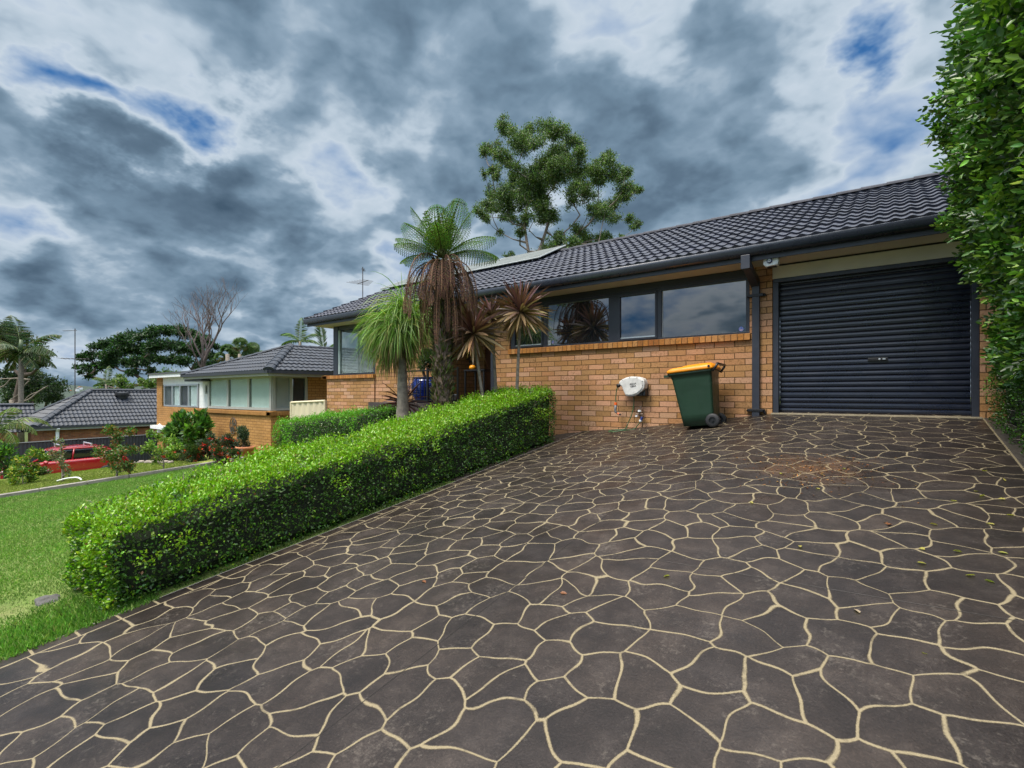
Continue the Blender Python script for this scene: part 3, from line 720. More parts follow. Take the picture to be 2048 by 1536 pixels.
a = MB(); a.box(-1.42, -1.30, 7.82, 7.90, 1.795, 1.80); obj('vent_grille', a, M_black, k)

# ------------------------------------------------------------------ hose reel, hose, tap
k = thing('hose_reel', 'weathered white wall-mounted hose reel between the hedge and the wheelie bin', 'hose reel', (-3.6, D, .1))
pts = [(130, 290), (165, 255), (200, 230), (300, 178), (430, 150), (560, 155), (640, 172), (700, 198), (745, 245), (757, 330), (742, 430), (700, 490), (600, 572), (500, 615), (380, 627), (300, 612), (262, 530), (225, 440), (200, 390), (150, 335)]
P3 = [py_(1225 + a_ / 11.81, 740 + b_ / 11.81, 8.06) for a_, b_ in pts]
a = MB(); a.prism(P3, (0, .17, 0)); M_reel = simple('weathered_plastic', (.58, .57, .545), .65, var=.14, vscale=14, bump=.2, bscale=50)
body = obj('case', a, M_reel, k, bevel=.028)
c0 = Vector((sum(p[0] for p in P3) / len(P3), 8.06, sum(p[2] for p in P3) / len(P3)))
a = MB(); P4 = [(c0 + (Vector(p) - c0) * .86)[:] for p in P3]; a.prism([(p[0], 8.052, p[2]) for p in P4], (0, .01, 0)); obj('side_plate', a, M_reel, body, bevel=.004)
M_logo = simple('faded_ink', (.03, .03, .035), .7, var=.3)
textmesh('logo', 'AQUA\nGEAR', .042, (c0.x + .045, 8.050, c0.z + .012), (R(90), R(-6), 0), M_logo, body, ext=.0006, bold=.0012)
q = py_(1238, 771, 8.1); a = MB(); a.lathe([(.02, -.03), (.032, -.025), (.032, .02), (.02, .03)], (q[0], q[1] - .02, q[2]), 16, 'x'); obj('hose_guide', a, M_black, k, smooth=True)
q = py_(1290, 780, 8.2); a = MB(); a.box(q[0] - .05, q[0] + .035, 8.12, D - .002, q[2] - .10, q[2] + .11); a.box(q[0] - .13, q[0] - .01, 8.10, 8.24, q[2] - .10, q[2] - .03); a.box(q[0] - .06, q[0] - .02, 8.08, 8.22, q[2] - .06, q[2] + .06); obj('wall_bracket', a, M_black, k, bevel=.008)
for sx2, sz2 in ((228, 243), (400, 183), (575, 183), (697, 265), (703, 362)):
    q = py_(1225 + sx2 / 11.81, 740 + sz2 / 11.81, 8.05); a = MB(); a.lathe([(.006, -.004), (.006, .004)], (q[0], 8.052, q[2]), 8, 'y'); obj('screw', a, M_black, body)
def smoothcurve(P, n=8):
    P = [Vector(p) for p in P]; out = []
    for i in range(len(P) - 1):
        p0, p1, p2, p3 = P[max(i - 1, 0)], P[i], P[i + 1], P[min(i + 2, len(P) - 1)]
        for j in range(n):
            t_ = j / n; out.append(.5 * ((2 * p1) + (p2 - p0) * t_ + (2 * p0 - 5 * p1 + 4 * p2 - p3) * t_ ** 2 + (3 * p1 - p0 - 3 * p2 + p3) * t_ ** 3))
    return out + [P[-1]]
M_hose = simple('green_hose', (.05, .11, .045), .45, var=.2); M_hose2 = simple('dark_hose', (.05, .06, .03), .5)
def hp(pts_, y): return [py_(1225 + a_ / 11.81, 740 + b_ / 11.81, y) for a_, b_ in pts_]
a = MB(); a.tube(smoothcurve(hp([(150, 385), (108, 430), (90, 520), (78, 640), (80, 760)], 8.1)), .009, 8); obj('hose', a, M_hose, k, smooth=True)
nz = thing('spray_nozzle', 'small grey and orange hose nozzle hanging at the end of the reel hose', 'nozzle', py_(1231, 812, 8.1))
a = MB(); a.tube(hp([(78, 765), (76, 826)], 8.1), .026, 12); obj('connector', a, simple('orange_plastic', (.75, .12, .02), .4), nz)
a = MB(); a.tube(hp([(76, 828), (66, 930), (70, 985), (110, 1020)], 8.1), [.024, .022, .019, .015], 12); obj('grip', a, simple('grey_plastic', (.16, .16, .17), .5), nz, smooth=True)
a = MB(); a.tube(hp([(112, 1020), (160, 1048)], 8.1), .015, 10); obj('tip', a, simple('coral_plastic', (.65, .16, .06), .4), nz); a = MB(); a.tube(hp([(162, 1046), (195, 1058)], 8.1), .016, 10); obj('nozzle_end', a, M_black, nz)
gh = thing('garden_hose', 'green garden hose looping from the tap down to the paving and up to the reel', 'hose', (-3.7, 8.15, gz(-3.7, 8.15)))
low = [py_(1252, 861.5, 8.12), py_(1245, 863, 8.02), py_(1262, 862.5, 7.98)]
P5 = hp([(495, 630), (508, 740), (490, 900), (445, 1080), (370, 1250), (300, 1390)], 8.17) + [(-3.90, 8.10, gz(-3.9, 8.1) + .04), (-3.97, 8.02, gz(-3.97, 8.02) + .035), (-3.86, 7.96, gz(-3.86, 7.96) + .035), (-3.70, 8.0, gz(-3.7, 8.0) + .04)] + hp([(500, 1400), (590, 1310), (650, 1225)], 8.13)
a = MB(); a.tube(smoothcurve(P5), .009, 8); obj('hose_run', a, M_hose, gh, smooth=True)
tp = thing('garden_tap', 'brass double garden tap with blue hose fitting low on the brick wall', 'tap', py_(1279, 829, D))
M_brass = simple('dull_brass', (.16, .11, .08), .45, .6, var=.3)
a = MB(); a.tube(hp([(665, 850), (675, 930)], 8.2), .022, 8); a.tube(hp([(650, 1000), (640, 1060)], 8.17), .026, 8); a.tube(hp([(560, 1045), (730, 1045)], 8.17), .02, 8); a.tube(hp([(700, 1040), (708, 1110)], 8.15), .022, 8); a.tube([py_(1279, 829, 8.17), py_(1279, 829, D)], .018, 8)
obj('body', a, M_brass, tp)
a = MB(); a.tube(hp([(640, 945), (640, 985)], 8.17), .03, 10); obj('white_cap', a, M_white, tp)
a = MB(); a.tube(hp([(565, 1070), (568, 1105)], 8.15), .022, 10); obj('outlet_cap', a, M_white, tp)
a = MB(); a.tube(hp([(705, 1110), (675, 1180)], 8.14), .024, 10); obj('hose_fitting', a, simple('blue_plastic', (.03, .05, .20), .4), tp)
a = MB(); a.tube(hp([(675, 1182), (655, 1215)], 8.135), .027, 10); obj('fitting_collar', a, M_stw, tp)

# ------------------------------------------------------------------ wheelie bin
bx0, by0 = -2.30, 7.52; bz0 = gz(bx0, by0 + .25) + .02
B_ = thing('wheelie_bin', 'dark green wheelie bin with yellow lid parked against the brick wall', 'bin', (bx0, by0, bz0))
tilt = Matrix.Translation((bx0, by0, bz0)) @ Matrix.Rotation(R(-6.0), 4, 'Y') @ Matrix.Rotation(R(3), 4, 'Z')
def TB(p): return tuple(tilt @ Vector(p))
M_bin = simple('bin_green', (.012, .038, .021), .42, var=.12, vscale=3, bump=.06, bscale=150); M_lid = simple('bin_yellow', (.72, .245, .002), .45, var=.05)
def rrect(x0, x1, y0, y1, z, r=.04, n=4):
    o_ = []
    for cx, cy, a0 in ((x1 - r, y1 - r, 0), (x0 + r, y1 - r, 90), (x0 + r, y0 + r, 180), (x1 - r, y0 + r, 270)):
        for i in range(n + 1): t_ = R(a0 + 90 * i / n); o_.append((cx + r * math.cos(t_), cy + r * math.sin(t_), z))
    return o_
def loft(mb, rings, cap0=True, cap1=True):
    n = len(rings[0]); V = [TB(p) for r_ in rings for p in r_]
    F = [(i * n + j, i * n + (j + 1) % n, (i + 1) * n + (j + 1) % n, (i + 1) * n + j) for i in range(len(rings) - 1) for j in range(n)]
    if cap0: F.append(tuple(range(n))[::-1])
    if cap1: F.append(tuple((len(rings) - 1) * n + j for j in range(n)))
    mb.add(V, F)
a = MB(); loft(a, [rrect(-.20, .235, .03, .47, .02), rrect(-.225, .25, .02, .48, .20), rrect(-.29, .285, -.005, .505, .72), rrect(-.315, .295, -.015, .515, .80), rrect(-.345, .31, -.03, .53, .802), rrect(-.345, .31, -.03, .53, .835)])
bd = obj('body', a, M_bin, B_, smooth=True)
a = MB(); loft(a, [rrect(-.43, -.33, .06, .44, .79, .02), rrect(-.43, -.33, .06, .44, .825, .02)]); obj('front_grip', a, M_bin, B_)
a = MB(); loft(a, [rrect(-.35, .32, -.04, .54, .836), rrect(-.355, .325, -.045, .545, .856), rrect(-.345, .315, -.04, .54, .885, .06), rrect(-.29, .30, -.02, .52, .908, .06), rrect(-.16, .285, .04, .46, .92, .06), rrect(-.08, .27, .06, .44, .935, .06)]); ld = obj('lid', a, M_lid, B_, smooth=True)
for yy in (-.05, .53): a = MB(); a.tube([TB((.27, yy, .875)), TB((.27, yy + .02, .875))], .018, 10); obj('hinge_cap', a, M_black, ld)
a = MB(); a.tube([TB((.31, -.02, .80)), TB((.37, -.01, .87)), TB((.385, .0, .90)), TB((.385, .5, .90)), TB((.37, .51, .87)), TB((.31, .52, .80))], .018, 8); obj('handle', a, M_black, B_, smooth=True)
for yy in (-.02, .43):
    a = MB()
    prf = [(.05, 0), (.085, .0), (.1, .012), (.1, .048), (.085, .06), (.05, .06)]
    V = []; n = 28
    for r_, h_ in prf:
        for j in range(n): t_ = 2 * math.pi * j / n; V.append(TB((.235 + r_ * math.cos(t_), yy + h_, .085 + r_ * math.sin(t_))))
    a.add(V, [(i * n + j, i * n + (j + 1) % n, (i + 1) * n + (j + 1) % n, (i + 1) * n + j) for i in range(len(prf) - 1) for j in range(n)])
    wh = obj('wheel', a, simple('tyre_rubber', (.018, .018, .02), .6), B_, smooth=True)
    a = MB(); a.tube([TB((.235, yy + .018, .085)), TB((.235, yy + .045, .085))], .055, 20); a.tube([TB((.235, yy + .002, .085)), TB((.235, yy + .05, .085))], .018, 12); obj('hub', a, M_black, wh)
a = MB(); a.tube([TB((.235, -.01, .085)), TB((.235, .5, .085))], .012, 8); obj('axle', a, M_blackmetal, B_)

# ------------------------------------------------------------------ porch: railing, pots, stand
rl = thing('porch_railing', 'black metal porch railing in front of the blue pot', 'railing', (-8.2, 7.5, -.2))
xa, xb, yr = -8.85, -7.1, 7.5
a = MB(); a.box(xa, xb, yr - .012, yr + .012, .50, .525); obj('top_rail', a, M_blackmetal, rl)
a = MB(); a.box(xa, xb, yr - .01, yr + .01, -.15, -.125); a.box(xa, xb, yr - .008, yr + .008, .36, .372); obj('lower_rail', a, M_blackmetal, rl)
a = MB(); x_ = xa
while x_ < xb: a.box(x_ - .007, x_ + .007, yr - .007, yr + .007, -.124, .359); x_ += .125
obj('baluster', a, M_blackmetal, rl)
for x_ in (xa, -8.0, xb): a = MB(); a.box(x_ - .02, x_ + .02, yr - .02, yr + .02, -.2, .56); obj('post', a, M_blackmetal, rl)
pt = thing('blue_pot', 'large glazed cobalt blue pot with ribbed sides behind the porch railing', 'pot', (-8.42, 7.85, -.198))
pr = [(.20, 0), (.24, .03), (.30, .16), (.335, .30), (.34, .36), (.335, .42), (.31, .50), (.285, .535), (.30, .55), (.30, .575), (.265, .58), (.26, .52), (.0, .51)]
pr2 = []
for i in range(len(pr) - 1):
    (r0, h0), (r1, h1) = pr[i], pr[i + 1]; nn_ = max(1, int(abs(h1 - h0) / .012))
    for j in range(nn_): t_ = j / nn_; pr2.append((r0 + (r1 - r0) * t_ + (.004 * math.sin((h0 + (h1 - h0) * t_) * 160) if .03 < h0 < .5 and i < 7 else 0), h0 + (h1 - h0) * t_))
pr2.append(pr[-1])
a = MB(); a.lathe(pr2, (-8.42, 7.85, -.198), 48); M_blue = simple('cobalt_glaze', (.004, .016, .16), .12, var=.15, coat=.6); obj('vessel', a, M_blue, pt, smooth=True)
for nm, lab, cx, cy, r_, h_, mm in (('plant_pot', 'black plastic pot on the porch to the right of the blue pot', -7.86, 7.80, .13, .28, M_black), ('plant_pot', 'pale grey pot half hidden by the tree fern trunk', -7.55, 7.78, .10, .16, simple('grey_pot', (.30, .36, .42), .5))):
    k = thing(nm, lab, 'pot', (cx, cy, -.198)); a = MB(); a.lathe([(r_ * .75, 0), (r_, h_), (r_ * 1.08, h_), (r_ * 1.08, h_ + .03), (r_ * .9, h_ + .03), (r_ * .85, h_ - .02), (0, h_ - .02)], (cx, cy, -.198), 24); obj('pot_body', a, mm, k, smooth=True)
ss = thing('porch_table', 'small black metal table on the porch carrying an orange lamp', 'table', (-7.25, 8.35, -.198))
a = MB(); a.box(-7.55, -6.95, 8.15, 8.55, .50, .535); obj('table_top', a, M_blackmetal, ss, bevel=.004)
for sx2, sy2 in ((-7.52, 8.18), (-6.98, 8.18), (-7.52, 8.52), (-6.98, 8.52)): a = MB(); a.box(sx2 - .018, sx2 + .018, sy2 - .018, sy2 + .018, -.198, .50); obj('leg', a, M_blackmetal, ss)
og = thing('orange_globe', 'small orange round lantern on the black porch table', 'lantern', (-7.42, 8.3, .535))
a = MB(); a.lathe([(0, 0), (.045, .004), (.07, .03), (.075, .055), (.06, .09), (.03, .105), (0, .108)], (-7.42, 8.3, .535), 20); obj('globe', a, simple('orange_glaze', (.85, .32, .01), .4), og, smooth=True)
a = MB(); a.tube([(-7.42, 8.3, .64), (-7.415, 8.3, .665)], .008, 6); obj('stem', a, M_wood, og)
wo = thing('wall_ornament', 'black metal leaf ornament on the brick return wall of the porch', 'ornament', (-8.53, 9.3, 1.1))
a = MB()
for i in range(9):
    zc = 1.28 - i * .055; s_ = (-1) ** i
    a.add([(-8.525, 9.42 + s_ * .0, zc), (-8.522, 9.42 + s_ * .09, zc + .03), (-8.525, 9.42 + s_ * .13, zc - .03), (-8.522, 9.42 + s_ * .05, zc - .05)], [(0, 1, 2, 3)])
a.tube([(-8.52, 9.42, 1.32), (-8.52, 9.42, .78)], .008, 6); obj('scroll', a, M_black, wo)

# ================================================================== NEIGHBOUR'S HOUSE (ochre brick)
N_ = thing('neighbour_house', 'ochre brick split-level house with projecting bay and slate tiled hip roof', 'house', (-19, 9, -2.4))
a = MB()
a.box(-21.3, -16.3, 8.3, 8.54, -3.4, -.71); a.box(-16.54, -16.3, 8.54, 16, -3.2, -.71); a.box(-16.54, -16.3, 9.62, 16, -.70, .64)
a.box(-27.55, -26.9, 8.6, 8.84, -1.45, .74); a.box(-26.9, -21.3, 8.6, 8.84, -1.45, -.58); a.box(-27.55, -26.85, 8.62, 9.3, -3.7, -1.46); a.box(-21.9, -21.31, 8.62, 8.9, -3.7, -1.47)
obj('wall', a, M_nbrick, N_)
a = MB(); a.prism([(-21.42, 8.22, -.71), (-21.42, 8.45, -.71), (-21.42, 8.45, -.555), (-21.42, 8.22, -.60)], (5.2, 0, 0)); a.prism([(-16.45, 8.22, -.709), (-16.22, 8.22, -.709), (-16.22, 8.22, -.6), (-16.45, 8.22, -.556)], (0, 1.6, 0)); obj('bay_sill', a, M_nsill, N_)
def win(x0, x1, z0, z1, y, panes, fm, pm, parent, t=.07, axis='x', bars=None, blind=None):
    """window in a wall facing -y (axis x) or +x (axis y); panes: list of edges"""
    f = MB(); g = []
    def bx_(a0, a1, zz0, zz1, d0, d1, mb):
        if axis == 'x': mb.box(a0, a1, y + d0, y + d1, zz0, zz1)
        else: mb.box(y - d1, y - d0, a0, a1, zz0, zz1)
    bx_(x0, x1, z0, z0 + t * .7, 0, .08, f); bx_(x0, x1, z1 - t * .7, z1, 0, .08, f)
    for e_ in panes: bx_(e_ - t / 2, e_ + t / 2, z0 + t * .7, z1 - t * .7, 0, .08, f)
    w_ = obj('window', f, fm, parent)
    for i in range(len(panes) - 1):
        q_ = MB(); bx_(panes[i] + t / 2, panes[i + 1] - t / 2, z0 + t * .7, z1 - t * .7, .035, .041, q_); obj('pane', q_, M_see, w_)
        if blind is not None:
            q_ = MB(); bl = blind[i % len(blind)]
            bx_(panes[i] + t / 2 + (.05 if i else .02), panes[i + 1] - t / 2, z0 + t * .7, z1 - t * .7, .07, .075, q_); obj('blind', q_, bl, w_)
    return w_
win(-21.25, -16.36, -.55, .62, 8.33, [-21.2, -19.55, -17.95, -16.42], M_greyframe, None, N_, t=.13, blind=[M_roller])
a = MB(); a.box(-21.2, -16.5, 8.46, 8.5, -.5, .6); obj('bay_backing', a, M_black, N_)
win(8.36, 9.60, -.55, .62, -16.33, [8.42, 9.02, 9.58], M_greyframe, None, N_, t=.10, axis='y', blind=[M_roller2, simple('dark_screen', (.045, .05, .06), .6)])
# left, two-storey part
a = MB(); a.box(-26.9, -22.9, 8.64, 8.78, .42, .74); a.box(-22.9, -21.32, 8.66, 8.80, -1.45, .74)
for i in range(8): a.box(-22.89, -21.33, 8.655, 8.664, -1.4 + i * .27, -1.4 + i * .27 + .245)
obj('cladding', a, M_white, N_)
win(-26.75, -22.95, -.56, .42, 8.62, [-26.7, -25.75, -24.85, -23.95, -23.0], M_alu, None, N_, t=.09, blind=[simple('grey_curtain', (.14, .15, .18), .8), M_curt, simple('dark_curtain', (.09, .09, .12), .8), M_curt])
a = MB(); a.box(-26.7, -23, 8.74, 8.76, -.5, .4); obj('room_shade', a, M_black, N_)
win(-22.2, -21.7, .0, .38, 8.60, [-22.17, -21.73], M_greyframe, None, N_, t=.08, blind=[M_black])
a = MB(); a.box(-27.75, -21.0, 8.35, 12, .745, .90); obj('flat_roof', a, M_white, N_)
a = MB(); a.box(-27.8, -20.9, 8.3, 12, .9005, .955); obj('roof_sheet', a, simple('dark_sheet', (.07, .075, .08), .5), N_)
a = MB(); a.box(-27.6, -21.6, 8.35, 9.4, -1.60, -1.455); obj('canopy', a, M_white, N_)
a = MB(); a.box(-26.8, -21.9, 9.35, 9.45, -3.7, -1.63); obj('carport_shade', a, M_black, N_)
# small extra roof between the parts
a = MB(); a.box(-22.6, -21.0, 8.0, 8.6, .50, .58); obj('small_eave', a, M_dark2, N_)
# hip roof
hz = .70
Ecor = [(-22.5, 7.9), (-15.7, 7.9)]; A_ = Vector((-18.0, 9.9, 1.80)); A2 = Vector((-18.0, 16.5, 1.95))
a = MB()
a.box(-22.5, -15.72, 7.92, 7.95, .58, .74); a.box(-15.73, -15.7, 7.951, 17, .58, .74); obj('fascia', a, M_greyframe, N_)
a = MB(); a.box(-22.55, -15.66, 7.84, 7.919, .66, .76); a.box(-15.699, -15.62, 7.92, 17, .66, .76); obj('gutter', a, M_dark2, N_)
a = MB(); a.box(-22.48, -15.75, 7.96, 8.6, .60, .62); a.box(-16.6, -15.75, 8.6, 17, .60, .62); obj('soffit', a, M_greyframe, N_)
O1 = Vector((-22.5, 7.88, hz + .05)); Uf = (A_ - Vector((-18.0, 7.88, hz + .05))); Lf = Uf.length
def tri1(s, t_):
    q = t_ / Lf; return (4.5 * q) < s < 6.8 - 2.3 * q
NR = tiled('roof', O1, (1, 0, 0), Uf, 6.8, Lf, M_nroof, N_, inside=tri1, pitch=.19, course=.30, res=6)
O2 = Vector((-15.68, 7.9, hz + .05)); Us = (A_ - Vector((-15.68, 9.9, hz + .05))); Ls = Us.length
tiled('side_roof', O2, (0, 1, .012), Us, 9, Ls, M_nroof, N_, inside=lambda s, t_: s > 2.0 * t_ / Ls, pitch=.19, course=.30, res=6)
a = MB(); ridgecaps(a, (-15.68, 7.9, hz + .08), A_ + Vector((0, 0, .03)), r=.15); ridgecaps(a, (-22.5, 7.9, hz + .08), A_ + Vector((0, 0, .03)), r=.12); ridgecaps(a, A_, A2, r=.12); obj('hip_cap', a, M_nroof, NR)
a = MB(); a.add([(-22.5, 7.9, hz), (-22.5, 17, hz), tuple(A2), tuple(A_)], [(0, 1, 2, 3)]); obj('far_roof', a, M_nroof, N_)

# metal garland ornament on the neighbour's wall
k = thing('wall_wreath', 'oval dark metal wall ornament on the neighbour bay brickwork', 'ornament', (-19.3, 8.28, -1.3))
cx, cz = py_(466, 852, 8.27)[0], py_(466, 852, 8.27)[2]
a = MB(); a.tube([(cx + .25 * math.cos(t_), 8.27, cz + .29 * math.sin(t_)) for t_ in np.linspace(0, 2 * math.pi, 33)], .014, 6); obj('ring', a, M_ant, k)
a = MB()
for i in range(26):
    t_ = random.random() * 6.28; r_ = random.random() ** .5; q = (cx + .20 * r_ * math.cos(t_), 8.262, cz + .24 * r_ * math.sin(t_)); s_ = .03 + random.random() * .03
    a.add([(q[0] - s_, q[1], q[2]), (q[0], q[1] - .01, q[2] - s_), (q[0] + s_, q[1], q[2]), (q[0], q[1] - .01, q[2] + s_ * 1.4)], [(0, 1, 2, 3)])
obj('leaves', a, simple('aged_metal', (.06, .06, .05), .6, .2, var=.5, vscale=12), k)
k = thing('wall_lantern', 'white lantern on the brick pillar of the neighbour carport', 'lantern', (-27.3, 8.58, -1.95))
q = py_(319.5, 857, 8.52); a = MB(); a.lathe([(.05, -.22), (.10, -.18), (.12, .08), (.14, .10), (0, .24)], q, 6); obj('lantern_body', a, M_white, k); a = MB(); a.tube([q, (q[0], 8.62, q[2] - .1)], .02, 6); obj('bracket', a, M_blackmetal, k)

# fences --------------------------------------------------------------
def panelfence(name, label, P, Q, zt0, zt1, zb0, zb1, m_, pitch=.19, thick=.02, cap=True):
    k = thing(name, label, 'fence', (P[0], P[1], zb0)); P = Vector((*P, 0)); Q = Vector((*Q, 0)); L = (Q - P).length; d = (Q - P).normalized(); s_ = Vector((-d.y, d.x, 0))
    a = MB(); n = int(L / pitch); V = []; F = []
    for i in range(n * 4 + 1):
        f = i / (n * 4); off = (0, .0, thick, thick)[i % 4]; p = P + d * (L * f) + s_ * off
        V += [(p.x, p.y, zb0 + (zb1 - zb0) * f), (p.x, p.y, zt0 + (zt1 - zt0) * f)]
    F = [(2 * i, 2 * i + 2, 2 * i + 3, 2 * i + 1) for i in range(n * 4)]
    a.add(V, F); obj('sheet_panel', a, m_, k)
    if cap:
        a = MB(); a.tube([P + s_ * .01 + Vector((0, 0, zt0)), Q + s_ * .01 + Vector((0, 0, zt1))], .035, 4); obj('top_rail', a, m_, k)
        for f in np.linspace(0, 1, max(2, int(L / 2.4) + 1)):
            p = P + d * L * f + s_ * .01; a = MB(); a.box(p.x - .03, p.x + .03, p.y - .03, p.y + .03, zb0 + (zb1 - zb0) * f, zt0 + (zt1 - zt0) * f + .02); obj('post', a, m_, k)
    return k
panelfence('boundary_fence', 'cream corrugated steel fence between the two brick houses', (-14.83, 8.18), (-12.99, 8.18), -.265, -.2, -1.9, -1.6, M_cream, pitch=.28, thick=.035)
panelfence('dark_fence', 'dark charcoal steel fence behind the red car', (-28.75, 2.6), (-28.75, 9.4), -2.05, -1.98, -4.0, -4.0, simple('fence_charcoal', (.032, .040, .045), .5, var=.1, vscale=2), pitch=.12, thick=.02)

# ================================================================== FAR HOUSE (red brick, grey roof)
Fh = thing('far_house', 'low red brick house with long grey tiled hip roof behind the dark fence', 'house', (-44, 10, -5.3))
a = MB(); a.box(-41.55, -41.3, 7.0, 15.5, -5.5, -1.95); a.box(-46, -41.55, 7.0, 7.25, -5.5, -1.95); a.box(-50, -49.7, -4, 7, -5.5, -2.6); obj('wall', a, M_rbrick, Fh)
hz2 = -2.0; O3 = Vector((-41.0, 6.5, hz2)); Us3 = Vector((-3.4, 0, 2.25)); L3 = Us3.length
FR_ = tiled('roof', O3, (0, 1, 0), Us3, 12, L3, M_nroof, Fh, inside=lambda s, t_: s > 3.4 * t_ / L3, pitch=.22, course=.42, res=4, amp=.04, lift=.05)
tiled('hip_end_roof', Vector((-47.8, 6.5, hz2)), (1, 0, 0), Vector((0, 3.4, 2.25)), 6.8, L3, M_nroof, Fh, inside=lambda s, t_: 3.4 * t_ / L3 < s < 6.8 - 3.4 * t_ / L3, pitch=.22, course=.42, res=4, amp=.04, lift=.05)
tiled('wing_roof', Vector((-45.0, -6, -2.5)), (0, 1, 0), Vector((-2.6, 0, 1.75)), 13.5, 3.2, M_nroof, Fh, pitch=.22, course=.42, res=4, amp=.04, lift=.05)
a = MB(); ridgecaps(a, (-41.0, 6.5, hz2 + .05), (-44.4, 9.9, .28), r=.2, step=.5); ridgecaps(a, (-47.8, 6.5, hz2 + .05), (-44.4, 9.9, .28), r=.2, step=.5); ridgecaps(a, (-44.4, 9.9, .28), (-44.4, 18, .28), r=.18, step=.5); obj('ridge_cap', a, M_nroof, FR_)
a = MB(); ridgecaps(a, (-47.6, -6, -.72), (-47.6, 7.5, -.72), r=.18, step=.5); obj('ridge_cap', a, M_nroof, FR_)
a = MB(); a.box(-41.06, -40.9, 6.4, 18, -2.1, -1.97); a.box(-47.9, -41.06, 6.3, 6.44, -2.1, -1.97); obj('gutter', a, M_dark2, Fh)
a = MB(); a.box(-41.08, -41.0, 6.5, 18, -2.22, -2.101); obj('fascia', a, M_greyframe, Fh)
a = MB(); a.tube([(-40.95, 7.6, -2.1), (-41.2, 7.6, -2.35), (-41.2, 7.6, -5)], .09, 8); obj('downpipe', a, M_white, Fh)
a = MB(); a.lathe([(.28, 0), (.28, .25), (.42, .25), (.42, .42), (.1, .5)], (-43.6, 11.5, -.35), 16); obj('roof_vent', a, M_black, Fh)
a = MB(); a.tube([(-41.9, 13.5, -1.5), (-41.9, 13.5, -.1)], .05, 6); obj('vent_pipe', a, M_black, Fh)
win(11.6, 13.6, -3.6, -2.3, -41.3, [11.7, 12.6, 13.5], M_greyframe, None, Fh, axis='y', blind=[M_black])
q = pz(150, 784, 41); antenna('mast_antenna', 'tall television antenna mast above the far house roof', (q[0], q[1], q[2] - .3), 5.5, R(60), 2.2, M_ant)

# ================================================================== RED CAR
cx0, cy0 = -27.25, 3.0; cz0 = gz(cx0, 6) + .0
CR = thing('parked_car', 'red hatchback with roof bars parked beside the dark fence', 'car', (cx0, cy0 + 2.1, cz0))
M_red = simple('red_paint', (.33, .004, .014), .22, var=.05, vscale=1, coat=.8); M_cglass = glassmat('car_glass', (.01, .013, .016), 1.6, .03)
def ring(y, hw, z0, z1, r=.12, n=4):
    o_ = []
    for sx3, zc, a0 in ((1, z1, 0), (-1, z1, 90), (-1, z0, 180), (1, z0, 270)):
        for i in range(n + 1):
            t_ = R(a0 + 90 * i / n); rr = min(r, (z1 - z0) / 2.2)
            o_.append((cx0 + sx3 * (hw - rr) + rr * math.cos(t_), cy0 + y, cz0 + (zc - rr if zc == z1 else zc + rr) + rr * math.sin(t_)))
    return o_
def carloft(rings, m_, name, parent):
    n = len(rings[0]); V = [p_ for r_ in rings for p_ in r_]
    F = [(i * n + j, (i + 1) * n + j, (i + 1) * n + (j + 1) % n, i * n + (j + 1) % n) for i in range(len(rings) - 1) for j in range(n)] + [tuple(range(n)), tuple((len(rings) - 1) * n + j for j in range(n))[::-1]]
    return obj(name, (V, F), m_, parent, smooth=True)
bodyo = carloft([ring(0, .60, .30, .62, .14), ring(.08, .74, .22, .74, .16), ring(.35, .84, .20, .84, .16), ring(1.0, .87, .20, .93, .14), ring(1.35, .88, .20, .98, .1), ring(2.4, .88, .20, 1.0, .1), ring(3.6, .87, .22, 1.02, .12), ring(4.1, .82, .26, .98, .16), ring(4.25, .72, .36, .86, .16)], M_red, 'body', CR)
carloft([ring(1.12, .70, .86, .98, .04), ring(1.75, .66, .9, 1.36, .10), ring(2.1, .64, .9, 1.45, .12), ring(3.3, .63, .9, 1.44, .12), ring(3.9, .62, .9, 1.18, .1), ring(4.12, .62, .9, 1.02, .04)], M_cglass, 'window_glass', CR)
carloft([ring(1.72, .57, 1.36, 1.385, .01), ring(2.05, .60, 1.44, 1.475, .012), ring(2.8, .61, 1.462, 1.495, .014), ring(3.4, .60, 1.43, 1.46, .012), ring(3.75, .55, 1.27, 1.30, .01)], M_red, 'roof_panel', CR)
